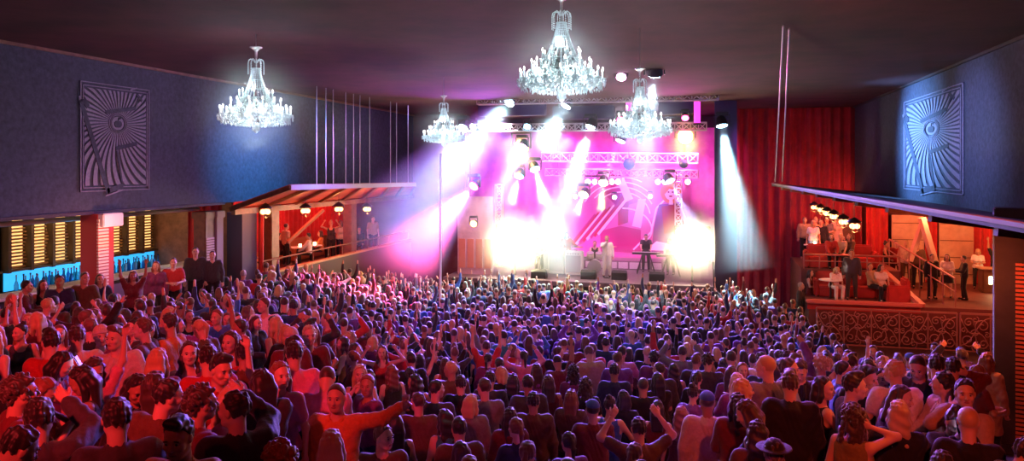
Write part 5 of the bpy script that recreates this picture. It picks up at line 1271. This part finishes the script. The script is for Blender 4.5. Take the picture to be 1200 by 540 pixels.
stand(1117, 421, 10, 'm short k shirt maroon trousers black hair f 0', 'person in a maroon shirt seen from behind, hand at the head', 1.76, skin=1)
stand(1108, 438, -120, 'm short k shirt cream trousers black front r 0', 'person in a cream shirt turned toward the tan shirt', 1.74, skin=0)
stand(1131, 440, 215, 'm short k shirt tan trousers black neck l 0', 'person in a tan shirt with one hand at the neck', 1.80, skin=0)
b = stand(1107, 458, 160, 'f bun k jacket black trousers black phone d 0', 'person in a black jacket looking down at a phone', 1.66, skin=0); phone(b, 'phone held by the person in the black jacket near the pillar')
stand(1135, 476, -5, 'm buzz y tee black trousers black front f 0', 'person in a black t-shirt seen from behind, in front of the tan shirt', 1.78, skin=0)
stand(1156, 414, 25, 'f long r coat tan trousers black stand f 0', 'person in a long tan coat seen from behind beside the dark pillar', 1.80, skin=0)
stand(1096, 402, 200, 'm short d shirt grey trousers black front f 0', 'person in a grey shirt in front of the iron screen', 1.74, 1)
stand(1023, 405, 180, 'm short b shirt purple trousers black stand f 0', 'person in a purple shirt facing the viewer before the iron screen', 1.78, 1, 1)
stand(1126, 407, 190, 'm cap d tee pink trousers black front f 0', 'person in a blue cap and pink t-shirt before the iron screen', 1.76, 1)
stand(1066, 414, 110, 'm cap d tee blue trousers black front f 0', 'person in a blue cap and blue t-shirt, right of the white t-shirt', 1.74, 1)
stand(968, 411, 10, 'f long d jacket navy trousers black stand f 0', 'person in a navy jacket seen from behind, behind the black halter top', 1.70, 1)
stand(986, 424, 80, 'm short k jacket blue trousers black front f 0', 'person in a blue jacket turned right, behind the charcoal sweater', 1.72, 1)
stand(963, 406, 60, 'f bob y jacket green trousers black front f 0', 'person in a green jacket in green light at the back of the right group', 1.68, 1)
stand(983, 404, 180, 'm short d suit navy trousers black stand f 0', 'person in a navy suit facing the viewer at the back of the right group', 1.76, 1)
stand(994, 406, 170, 'm short d shirt white trousers black stand r 0', 'person in a white shirt at the back of the right group', 1.76, 1)
stand(1036, 418, 20, 'm short g tee green trousers black front f 0', 'person in a dark green t-shirt, left of the white t-shirt', 1.72, 1)
stand(1172, 500, 60, 'm short k coat navy trousers black front f f', 'person in a navy coat bending at the bottom right corner', 1.72)
stand(907, 503, 0, 'f hat d coat pink trousers black front f 0', 'person in a round black hat and pink fur-trimmed coat, bottom edge', 1.64)
stand(1104, 494, 10, 'f bob k jacket charcoal trousers black front f 0', 'person in a charcoal jacket at the bottom edge below the phone user', 1.60)
stand(1145, 428, 60, 'f wavy r tee maroon trousers black front f 0', 'person in a maroon t-shirt between the tan shirt and the pillar', 1.66, 1)
stand(1020, 436, 195, 'f long k dress black skirt black cup l 0', 'person in a black dress turned to the leaning black sweater', 1.64, 1)
stand(857, 430, 20, 'f long d tee plum trousers black stand f 0', 'person in a plum t-shirt at the edge of the middle crowd', 1.66, 1)
stand(870, 425, 170, 'f long r dress pink skirt pink front f 0', 'person in a pink dress facing the viewer, left of the grey suit', 1.66, 1)
stand(912, 402, 10, 'm short k jacket charcoal trousers black stand f 0', 'person in a charcoal jacket behind the white t-shirt', 1.76, 1)
# ---- by the bar and the left lounge
for u, D, z, yaw, s, lab, H in (
    (70, 16.2, 2.3, 185, 'm short k suit navy trousers black front f 0', 'person in a navy suit at the bar, facing the viewer', 1.78), (99, 16.6, 2.2, 200, 'm short d suit brown trousers black stand l 0', 'person in a brown suit standing before the bar', 1.80), (132, 15.0, 2.4, 30, 'm short k suit grey trousers charcoal stand f 0', 'person in a grey suit seen from behind at the bar', 1.84),
    (117, 17.2, 2.2, 170, 'f long d jacket navy trousers black front f 0', 'person in a navy jacket leaning at the bar', 1.68), (156, 17.6, 2.2, 180, 'f bob d tee maroon trousers black both f 0', 'person in a maroon t-shirt with both arms raised before the bar', 1.70), (168, 17.0, 2.1, 165, 'f bun y tank purple trousers black front f 0', 'person in a purple tank top right of the raised arms', 1.66),
    (30, 15.6, 2.35, 100, 'm short k jacket maroon trousers black front f 0', 'person in a maroon jacket below the striped pillar', 1.76), (50, 16.4, 2.3, 160, 'f long k dress black skirt black cup f 0', 'person in a black dress between the pillar and the navy suit', 1.66), (183, 19.5, 2.0, 190, 'f long r jacket plum trousers black stand f 0', 'person in a plum jacket at the right end of the bar', 1.68),
    (203, 19.8, 1.95, 175, 'm short d tee red trousers black front f 0', 'person in a red t-shirt below the slate column', 1.74), (229, 21.3, 2.0, 178, 'm buzz k suit charcoal trousers black stand f 0', 'taller of two persons in charcoal suits below the red curtain', 1.86), (249, 21.5, 1.9, 178, 'm buzz k suit charcoal trousers black stand f 0', 'shorter of two persons in charcoal suits below the red curtain', 1.74),
    (13, 14.6, 2.45, 170, 'f bob y tee pink trousers black front f 0', 'person in a pink t-shirt at the left edge below the bar', 1.66), (285, 22.9, 1.75, 10, 'm short g shirt purple trousers black stand f 0', 'person in a purple shirt with back turned below the lounge parapet', 1.80), (312, 25.0, 1.6, 0, 'm short d shirt plum trousers black stand f 0', 'person in a plum shirt with back turned below the broad post', 1.82)):
    X_, Y_ = at(u, D); put(u, D, 2.2 if X_ < -12.7 and 9.5 < Y_ < 19.2 else floor_z(X_, Y_), yaw, s, lab, None, H, 1, None, False)
for u, D, z, yaw, s, lab, H in (
    (291, 28.3, LZ, 180, 'f long k suit brown trousers black sit f 0', 'person in a brown jacket seated behind the lounge parapet, before the amber sofa', 1.75), (335, 30.9, LZ, 60, 'm short d tee cream trousers black stand f 0', 'person in a cream t-shirt standing by the timber brace', 1.72), (388, 32.6, LZ, 185, 'f bun y tank charcoal trousers black bent f 0', 'person in a charcoal tank top with forearms up in the left lounge', 1.72),
    (327, 31.2, LZ, 90, 'm short k jacket maroon trousers black sit f 0', 'person in a maroon jacket seated left of the candle-lit tables', 1.7), (362, 31.2, LZ, -80, 'm short k shirt white trousers black sit f 0', 'person in a white shirt seated at the candle-lit tables', 1.7), (376, 32.4, LZ, -90, 'f bob d tee orange trousers black sit f 0', 'person in an orange t-shirt seated right of the candle-lit tables', 1.7), (386, 33.4, LZ, 180, 'm short d suit brown trousers black sit f 0', 'person in a brown jacket seated beyond the candle-lit tables', 1.7),
    (399, 33.6, LZ, 170, 'f long b tee white trousers black stand f 0', 'person in a white t-shirt standing at the far lounge post', 1.66), (421, 34.4, LZ, 180, 'f bob k jacket charcoal trousers black sit f 0', 'person in a charcoal jacket seated past the far lounge post', 1.7), (437, 35.2, LZ, 160, 'm short k tee tan trousers black stand f 0', 'person in a tan t-shirt standing at the far end of the left lounge', 1.74)):
    put(u, D, z, yaw, s, lab, None, H, 1, None, False)
# ---- right lounge
for u, D, z, yaw, s, lab, H in (
    (1092, 28.4, DK, 150, 'm buzz k suit black trousers black stand f 0', 'person in a black suit left of the white blouse', 1.66), (1110, 28.7, DK, 185, 'f long d shirt white skirt black front f 0', 'person in a white blouse and short black skirt on the right lounge deck', 1.62), (1130, 28.2, DK, -100, 'm short k suit black trousers black front f 0', 'person in a black suit in profile, right of the white blouse', 1.62),
    (1075, 31.0, DK, 175, 'm buzz k suit brown trousers black stand f 0', 'person in a brown suit below the white brace', 1.84), (1062, 31.6, DK, 180, 'm short y suit cream trousers brown stand f 0', 'person in a cream suit left of the white brace', 1.86), (1050, 32.0, DK, 170, 'm buzz d shirt red trousers maroon hip f 0', 'person in a red shirt before the first pale panel', 1.82),
    (1038, 31.8, DK, 100, 'f bun k dress black skirt black cup f 0', 'person in a black dress at the head of the steps', 1.80), (1168, 30.6, DK, 185, 'm short k tee black trousers black both f 0', 'person in a black t-shirt with both arms raised behind the glowing counter', 1.78), (1146, 30.8, DK, 180, 'f bob y tee white trousers black front d 0', 'person in a white t-shirt bowed over the glowing counter', 1.62),
    (1022, 28.25, DK, 120, 'm short k shirt tan trousers black sit r b', 'person in a tan shirt seated in the reclining couple', 1.72), (1032, 28.1, DK, 160, 'f bob k tee white skirt black sit l 0', 'person in a white t-shirt seated in the reclining couple', 1.70), (998, 28.2, DK, 180, 'm short d suit charcoal trousers charcoal stand f 0', 'person in a charcoal suit standing between the two red tiers', 1.84),
    (977, 28.3, DK, 150, 'f long y tee white trousers white sit d f', 'person in white seated at the bright lower table', 1.66), (953, 31.9, 2.36, 180, 'f long y tee white trousers sky stand f 0', 'person in a white t-shirt and light trousers on the upper tier', 1.72), (962, 32.0, 2.36, 180, 'm short k long black trousers black stand f 0', 'person in a black sweater on the upper tier', 1.76), (974, 30.15, 2.36, 170, 'f bob k jacket red trousers black sit f 0', 'person in a red jacket seated on the upper tier', 1.7), (985, 30.1, 2.36, 185, 'm short y tee cream trousers black sit f 0', 'person in a cream t-shirt seated on the upper tier', 1.7), (995, 30.05, 2.36, 200, 'f long d jacket brown trousers black sit f 0', 'person in a brown jacket seated on the upper tier', 1.7),
    (943, 33.0, 2.36, 180, 'm short d suit tan trousers black stand f 0', 'person in a tan suit at the back of the upper tier', 1.78), (956, 33.1, 2.36, 170, 'f bun y dress yellow skirt yellow stand f 0', 'person in a yellow dress at the back of the upper tier', 1.76), (969, 33.0, 2.36, 190, 'm short d tee grey trousers black front f 0', 'person in a grey t-shirt at the back of the upper tier', 1.80), (981, 33.0, 2.36, 180, 'f long y coat cream trousers black stand f 0', 'person in a cream coat at the back of the upper tier', 1.86),
    (992, 32.9, 2.36, 175, 'm buzz d suit brown trousers black stand f 0', 'person in a brown suit at the back of the upper tier', 1.76), (938, 29.0, .05, 100, 'm short g suit charcoal trousers charcoal stand f 0', 'person in a charcoal suit below the end of the upper tier', 1.88), (949, 29.4, .6, 110, 'f long k dress maroon skirt maroon front f 0', 'person in a maroon dress at the left end of the tier ledge', 1.76)):
    put(u, D, z, yaw, s, lab, None, H, 1, None, D < 33)
# ---- the band
BANDP = [(632, 34.3, 200, 'm short y tee white trousers black guitar d f', 'person in a white t-shirt bent over a guitar at the left of the stage', 1.76), (664, 35.9, 170, 'm curly d jacket red trousers black guitar f 0', 'person in a red jacket playing guitar behind the pale amplifiers', 1.76), (711, 33.7, 175, 'm short y shirt white trousers white mic f 0', 'person in white singing at a microphone in front of the drum kit', 1.80),
         (697, 35.75, 180, 'm short k tank black trousers black drum f 0', 'person in a black tank top seated at the drum kit', 1.74), (757, 35.4, 180, 'm short k tee black trousers black keys d 0', 'person in a black t-shirt playing the keyboard below the banner figure', 1.76), (786, 34.4, 190, 'f wavy y jacket white trousers black keys d f', 'person in a white jacket leaning over the keyboard near the right floodlight', 1.70)]
for u, D, yaw, s, lab, H in BANDP:
    b = put(u, D, SZ + (.04 if 'drum ' in s else 0), yaw, s, lab, None, H, 1, 0)
    spec = s.split()
    if spec[7] == 'guitar':
        p = (hand(b, 1, .05) + hand(b, -1, .05)) / 2; a, q = hand(b, 1, .04), hand(b, -1, .04); root = empty('electric_guitar', a, 0, 'electric guitar played by the ' + ('bent person in white' if u < 650 else 'person in a red jacket'), 'guitar', 'guitars on the stage')
        d = (q - a).normalized(); sd = d.cross(Vector((0, 1, 0))).normalized(); fw = d.cross(sd).normalized()
        fr = lambda x, y, z: d * x + sd * y + fw * z
        out = [(-.22, .0), (-.20, .13), (-.10, .17), (.0, .11), (.10, .14), (.19, .10), (.16, .03), (.20, -.06), (.10, -.13), (.0, -.10), (-.10, -.16), (-.20, -.12)]
        MB().prism(out, -.02, .02, fr).build('guitar_body', mat('guitar_red', (.45, .04, .03), .25), root); MB().bar(d * .15, d * .72, .05, .02).build('neck', M_WOODL, root); MB().bar(d * .72, d * .88 + sd * .02, .085, .018).build('headstock', M_WOODL, root)
    if spec[7] == 'mic':
        h = hand(b, 1, .08); root = empty('microphone_stand', (h.x, h.y - .12, SZ), 0, 'microphone on a straight stand held by the singer', 'microphone stand')
        MB().lathe([(.14, 0), (.14, .02), (.02, .04)], 14).build('base', M_BLK, root); MB().tube([(0, 0, .03), (0, 0, h.z - SZ)], .012, 6).build('pole', M_STEEL, root); MB().tube([(0, 0, h.z - SZ), (0, .10, h.z - SZ + .04)], [.014, .022], 8).build('microphone', M_BLK, root)
# ---- the crowd on the floor
def in_floor(x, y):
    xc, D = camc(x, y); u = 600 + 900 * xc / D
    if u < -60 or u > 1165 or D < 4.3: return False
    if x < -13.6 or y > 30.6: return False
    if x < -12.4 and 9.2 < y < 19.5: return False
    if y > 29.8 and x < -12: return False
    if D > 10.5 and x > (2.9 if D < 26 else 2.4) + (0 if D > 16 else (16 - D) * .55): return False
    if 840 < u and D < 12.5 and (u > 1120 or D < 5.2): return False
    if u < 840 and u > 430 and D < 6.3: return False
    if u > 260 and u < 430 and D < 4.6: return False
    if D < 8.2 and 865 < u < 1130: return False     # the right group is laid out person by person
    return True
cell = {}
def near(x, y, r):
    i, j = int(x // .7), int(y // .7)
    for a in (-1, 0, 1):
        for b_ in (-1, 0, 1):
            for p in cell.get((i + a, j + b_), ()):
                if (p[0] - x) ** 2 + (p[1] - y) ** 2 < r * r: return True
    return False
def reg(x, y): cell.setdefault((int(x // .7), int(y // .7)), []).append((x, y))
for x, y in PLACED: reg(x, y)
for e in ((po.x, po.y), (px, py)): reg(*e); reg(e[0] + .3, e[1]); reg(e[0] - .3, e[1])
rc = random.Random(21); CR = []
for _ in range(60000):
    x = rc.uniform(-14, 6.5); y = rc.uniform(3.5, 31); 
    if not in_floor(x, y): continue
    D = camc(x, y)[1]; r = .66 if D < 10 else (.60 if D < 16 else .54)
    if near(x, y, r): continue
    reg(x, y); CR.append((D, x, y))
CR.sort()
GAR = dict(tee='t-shirt', shirt='shirt', long='sweater', jacket='jacket', tank='tank top', dress='dress')
PSE = dict(stand='arms down', front='arms in front', both='both arms raised', raise_r='right arm raised', raise_l='left arm raised', clap='clapping', bent='forearms up', phone='hand at the face', dance='dancing', cup='one hand held forward', point='pointing up')
MENU = [('m', 'short', 'tee', 'trousers'), ('m', 'short', 'jacket', 'trousers'), ('m', 'quiff', 'shirt', 'trousers'), ('m', 'buzz', 'tee', 'trousers'), ('m', 'afro', 'long', 'trousers'), ('f', 'long', 'tee', 'trousers'), ('f', 'wavy', 'tank', 'trousers'), ('f', 'bob', 'jacket', 'trousers'), ('f', 'bun', 'dress', 'trousers'), ('f', 'long', 'dress', 'trousers'), ('f', 'tail', 'long', 'trousers')]
CLC = ['black', 'charcoal', 'grey', 'white', 'navy', 'blue', 'red', 'maroon', 'tan', 'brown', 'green', 'purple', 'pink', 'teal', 'plum', 'cream', 'orange', 'sky']
def zone(u, v):
    col = ['at the far left', 'below the sunburst emblem', 'below the lone chandelier', 'below the red awning', 'left of the middle', 'before the left floodlight', 'below the tallest beam', 'below the mid-sized chandelier', 'before the right floodlight', 'near the lounge tiers', 'near the iron screen'][min(10, max(0, int(u // 100)) if u < 1100 else 10)]
    return col
N_IND = 300 - len(FIG)
labs = {}
for k, (D, x, y) in enumerate(CR[:N_IND]):
    sex, hair, top, bot = rc.choice(MENU); w = 600 + 900 * camc(x, y)[0] / D
    pose = rc.choices(list(PSE), [34, 32, 1, 2, 2, 7, 3, 6, 4, 9, 1])[0]; look = rc.choices('flrd', [6, 2, 2, 1])[0]
    face = 0 if w > 460 else rc.choice((0, 0, 60, -60, 160, 200, 110, -110)); yaw = face + rc.uniform(-28, 28)
    tc = rc.choices(CLC, [9, 8, 3, 2 if w < 460 else .3, 6, 2, 4 if w < 460 else 1, 5, 2, 5, 1, 3, 1, 2, 4, 1 if w < 460 else .2, 2 if w < 460 else .2, 1])[0]; H = (1.78 if sex == 'm' else 1.66) + rc.uniform(-.07, .07)
    if 430 < w < 860 and D < 10: pose = rc.choice(('stand', 'front', 'stand'))
    lab = 'person in a %s %s, %s, %s, %s' % (tc, GAR[top], PSE[pose], 'back turned' if abs(yaw) < 50 else 'facing the viewer' if abs(yaw) > 130 else 'turned right' if yaw > 0 else 'turned left', zone(w, 0))
    labs.setdefault(lab, []).append(put(w, D, floor_z(x, y), yaw, '%s %s %s %s %s %s %s %s %s 0' % (sex, hair, rc.choice('kkkddddbbry'), top, tc, bot, rc.choice(('black', 'navy', 'charcoal')), pose, look), lab, 'people standing on the dance floor', H, 1, None, False))
labs = {}
for o in [o for o in SC.objects if o.parent is None and o.get('category') == 'person']: labs.setdefault(o['label'], []).append(o)
for lab, L in labs.items():
    if len(L) > 1:
        L.sort(key=lambda o: camc(o.location.x, o.location.y)[1])
        wd = {2: ['nearer', 'farther'], 3: ['nearest', 'middle', 'farthest']}.get(len(L), ['%s nearest' % w for w in ('first', 'second', 'third', 'fourth', 'fifth', 'sixth')])
        for o, q in zip(L, wd): o['label'] = lab + ', the ' + q
# the hundreds farther off, as one mass
LM = [SKIN[0], SKIN[1], SKIN[2], HAIRC['k'], HAIRC['d'], HAIRC['b'], HAIRC['y']] + [cloth(c) for c in ('black', 'charcoal', 'navy', 'maroon', 'grey', 'white', 'blue', 'red', 'purple', 'teal', 'tan')]
FAR = {}
def far_arrays(key):
    if key in FAR: return FAR[key]
    A = figure(*key, 'f', '0', 2); out = []
    for nm in ('body', 'hair', 'top', 'bottom'):
        if nm not in A: continue
        me = A[nm]; V = np.zeros(len(me.vertices) * 3, np.float32); me.vertices.foreach_get('co', V); Q = np.zeros(len(me.loops), np.int32); me.loops.foreach_get('vertex_index', Q)
        out.append((nm, V.reshape(-1, 3), Q.reshape(-1, 4)))
    FAR[key] = out; return out
VV, QQ, MI, base = [], [], [], 0
for D, x, y in CR[N_IND:]:
    pose = rc.choices(['stand', 'front', 'both', 'raise_r', 'raise_l', 'bent', 'clap'], [40, 28, 3, 4, 4, 5, 8])[0]
    if D > 25.5 and rc.random() < .30: pose = rc.choice(['both', 'raise_r', 'raise_l'])
    sex, hair, top = rc.choice([('m', 'short', 'tee'), ('m', 'short', 'jacket'), ('f', 'long', 'long'), ('f', 'bob', 'long'), ('m', 'buzz', 'long'), ('f', 'bun', 'tee')])
    a = math.atan2(x, y) * -1 + rc.uniform(-.5, .5); s = (1.76 if sex == 'm' else 1.66) / 1.75 * rc.uniform(.96, 1.05); c, n = math.cos(a) * s, math.sin(a) * s
    R = np.array([[c, -n, 0], [n, c, 0], [0, 0, s]], np.float32); p = np.array([x, y, floor_z(x, y)], np.float32)
    sk, hr, tp = rc.randrange(3), 3 + rc.choices(range(4), [4, 4, 3, 2])[0], 7 + rc.choices(range(11), [10, 7, 6, 4, 2, .6, 2, 1.5, 3, 1, .8])[0]
    for nm, V, Q in far_arrays((sex, hair, top, 'trousers', pose)):
        VV.append(V @ R.T + p); QQ.append(Q + base); base += len(V); MI.append(np.full(len(Q), dict(body=sk, hair=hr, top=tp, bottom=7)[nm]))
me = to_mesh('crowd', np.concatenate(VV), np.concatenate(QQ), np.concatenate(MI), len(LM))
for i, m_ in enumerate(LM): me.materials[i] = m_
cw = bpy.data.objects.new('crowd', me); COL.objects.link(cw); tag(cw, 'packed crowd of far-off people on the dance floor reaching up to the stage', 'crowd', kind='stuff')
print('PEOPLE', len(FIG), 'crowd', len(CR) - N_IND, 'verts', base, 'archetypes', len(_ARCH))

for o in SC.objects:
    if 'label' in o and not 4 <= len(o['label'].split()) <= 16: print('LONG', o['label'])

# ------------------------------------------------------------------ light
def pt(p, col, power, r=.1):
    l = bpy.data.lights.new('lamp', 'POINT'); l.energy = power; l.color = col; l.shadow_soft_size = r; o = bpy.data.objects.new('point_light', l); COL.objects.link(o); o.location = p; return o
w = bpy.data.worlds.new('World'); SC.world = w; w.use_nodes = True; w.node_tree.nodes['Background'].inputs[0].default_value = (.9, .25, .35, 1); w.node_tree.nodes['Background'].inputs[1].default_value = .012
# chandeliers light the wall; unseen points added inside and below brighten the crystals
for i, c in enumerate(CH):
    s = c.scale[0]
    for k in range(6):
        a = k * PI / 3; pt(c.location + Vector((.47 * s * math.cos(a), .47 * s * math.sin(a), -1.02 * s)), (.72, .92, 1.0), 8 * s * s, .03)
    for k in range(3):
        a = k * 2.094 + .5; pt(c.location + Vector((.20 * s * math.cos(a), .20 * s * math.sin(a), -.62 * s)), (.72, .92, 1.0), 6 * s * s, .03)
    for k in range(5):
        a = k * 1.2566; pt(c.location + Vector((.30 * s * math.cos(a), .30 * s * math.sin(a), -1.20 * s)), (.75, .92, 1.0), 6 * s * s, .03)
    pt(c.location + Vector((0, 0, -1.55 * s)), (.75, .92, 1.0), 7 * s * s, .03); pt(c.location + Vector((0, .0, -.3 * s)), (.85, .95, 1.0), 5 * s * s, .03)
    g = MB().ball((0, 0, 0), 1.15 * s, 20, 14).build('haze', haze_mat('halo_haze', .32, .0, ball=1.15 * s), smooth=True); g.location = c.location + Vector((0, 0, -.95 * s)); tag(g, 'faint haze added as a halo around the ' + c['label'].split(',')[0].split(' hanging')[0], 'haze', kind='stuff')  # haze ball added to give each chandelier its glow
# stage wash on the backdrop
for x in (-10, -7.6, -5.2, -2.8, -.6):
    spot((x, 33.4, 8.6), (x * .95 - .3, 39.6, 4.0), (.62, .10, 1.0) if x < -9 else (1.0, .09, .62), 2500, 1.5, .8, .25, 'wash_light')
for x in (-9.5, -5.5, -1.5): spot((x, 36.8, 8.4), (x, 39.5, 1.5), (1.0, .28, .80), 1000, 1.8, .8, .25, 'wash_light')
spot((-1.2, 33.6, 8.2), (-.4, 40, 4.2), COLS['amber'], 1500, .75, .9, .2, 'amber_light')
for x in (-8.5, -3): spot((x, 31.0, 8.5), (x, 34.6, 1.6), (1.0, .70, .95), 1500, 1.3, .6, .2, 'front_key')
# back light over the crowd from the front truss
for x, tx, ty, c, p in ((-10.2, -9, 21, (.08, .16, 1.0), 16000), (-8, -6, 15, (.18, .12, 1.0), 20000), (-5.5, -3.5, 16, (.30, .10, 1.0), 20000), (-3, -1, 14, (.22, .12, 1.0), 20000), (-.8, 1.2, 16, (.30, .15, 1.0), 15000), (-9.5, -9.5, 13, (.40, .14, 1.0), 14000), (-4.5, -4.5, 24, (.85, .15, .9), 6000), (-1.5, -1, 25, (.95, .35, .8), 4500)):
    spot((x, 30.7, 7.5), (tx, ty + 3.0, 1.6), c, p * 1.0, .95, .9, .12, 'back_light')
# red light over the near crowd
for p, t, c, pw2, an in (((-3.5, -.5, 8.6), (-6.3, 8.0, 4.0), (1.0, .035, .045), 3100, .86), ((-9.0, 2.5, 8.6), (-9.8, 11.5, 3.6), (1.0, .03, .07), 1500, .95), ((1.6, 0, 8.6), (2.8, 8.6, 3.2), (1.0, .07, .03), 1700, .8), ((5.6, 9, 8.6), (2.6, 9.5, 3.0), (1.0, .16, .05), 1000, 1.2), ((-.5, 13.5, 8.7), (1.2, 8.6, 3.5), (.85, .12, .9), 850, .75)):
    spot(p, t, c, pw2, an, .7, .12, 'red_light')
# blue wash on the emblem walls
spot((-10.2, 22.0, 7.9), (XL, 22.2, 6.7), (.06, .42, 1.0), 2600, 1.35, 1.0, .2, 'wall_wash'); spot((-9.5, 14, 8.7), (XL, 15.8, 6.8), (.45, .24, .50), 150, 1.5, 1.0, .2, 'wall_wash')
spot((2.6, 26.6, 7.6), (XR, 25.8, 7.0), (.20, .45, 1.0), 4500, 1.5, 1.0, .2, 'wall_wash'); spot((2.2, 20.5, 7.8), (XR, 20.5, 6.9), (.30, .36, .85), 1300, 1.25, 1.0, .2, 'wall_wash')
spot((-10.6, 28.5, 8.7), (XL, 30.5, 7.0), (.5, .35, .85), 160, 1.6, 1.0, .2, 'wall_wash')
# lounges
for p in LANT: pt(p + Vector((0, 0, -.22)), (1.0, .30, .09), 42 if p.x < 0 else 26, .08)
for y in (24.0, 28, 32.5): pt((-16.2, y, 4.95), (1.0, .10, .06), 170, .15)
pt((-12.6, 25.5, 3.6), (1.0, .16, .08), 90, .2); pt((-12.8, 29.0, 3.8), (1.0, .16, .10), 90, .2)
for p, c, e in (((5.4, 33, 4.7), (1, .10, .05), 300), ((8.4, 32.6, 4.7), (1, .26, .10), 330), ((11.5, 32.2, 4.6), (1, .20, .06), 300), ((9.3, 27.0, 3.6), (1, .18, .08), 220), ((5.8, 26.5, 3.4), (1, .14, .10), 200), ((12, 24, 4), (1, .12, .06), 200)): pt(p, c, e, .2)
pt((4.9, 30.4, DK + 1.25), (1, .75, .6), 25, .08); pt((12.0, 33.0, DK + 1.5), (1, .62, .25), 60, .1)
spot((3.2, 29, 8.6), (4.0, 35.8, 5.0), (1.0, .05, .10), 350, 1.5, .8, .2, 'curtain_wash'); spot((1.8, 30, 8.6), (2.2, 35.8, 3.0), (.55, .10, .7), 500, 1.2, .8, .2, 'curtain_wash')
pt((4.3, 14.2, 4.4), (1, .14, .04), 120, .1)
# bar
for y in (10, 13, 17, 20): pt((-16.4, y, 4.9), (1.0, .62, .25), 22, .1)
for y in (10.5, 14, 18): pt((-16.7, y, 3.15), (.08, .5, 1.0), 16, .1)
pt((-13.2, 15.2, 4.7), (1.0, .30, .22), 70, .1)
spot((-8.5, 30.2, 7.3), (-9.0, 21.0, 8.9), (.55, .12, .95), 2600, 1.5, 1.0, .2, 'ceiling_wash'); spot((-1.5, 30.2, 7.4), (-1.5, 23.0, 8.9), (.85, .12, .6), 900, 1.5, 1.0, .2, 'ceiling_wash')
spot((-1.0, -.5, 8.6), (-1.6, 8.2, 3.0), (1.0, .04, .05), 300, .7, .9, .12, 'red_light')
# ceiling glow: unseen point lights added in mid-air to tint it
for p, c, e in (((-6, 8, 7.2), (1.0, .12, .14), 60), ((-4, 19, 7.4), (.75, .25, .40), 40), ((2, 12, 7.4), (1, .12, .12), 70)): pt(p, c, e, .5)
# ------------------------------------------------------------------ camera
ca = bpy.data.cameras.new('camera'); cam = bpy.data.objects.new('camera', ca); COL.objects.link(cam); SC.camera = cam
cam.location = (0, 0, EYE); cam.rotation_euler = (PI / 2, 0, YAW)
ca.sensor_fit = 'HORIZONTAL'; ca.sensor_width = 36; ca.lens = 36 * F_PX / 1200; ca.shift_y = (HZ - 270) / 1200; ca.clip_end = 200; ca.clip_start = .05
vs = SC.view_settings; vs.view_transform = 'Standard'; vs.look = 'None'; vs.exposure = 0.0; vs.gamma = 1; vs.use_curve_mapping = False
SC.cycles.use_denoising = True; SC.cycles.volume_bounces = 0; SC.cycles.max_bounces = 5; SC.cycles.diffuse_bounces = 2; SC.cycles.glossy_bounces = 2; SC.cycles.transmission_bounces = 4; SC.cycles.sample_clamp_indirect = 4; SC.cycles.caustics_reflective = False; SC.cycles.caustics_refractive = False; SC.cycles.use_light_tree = True
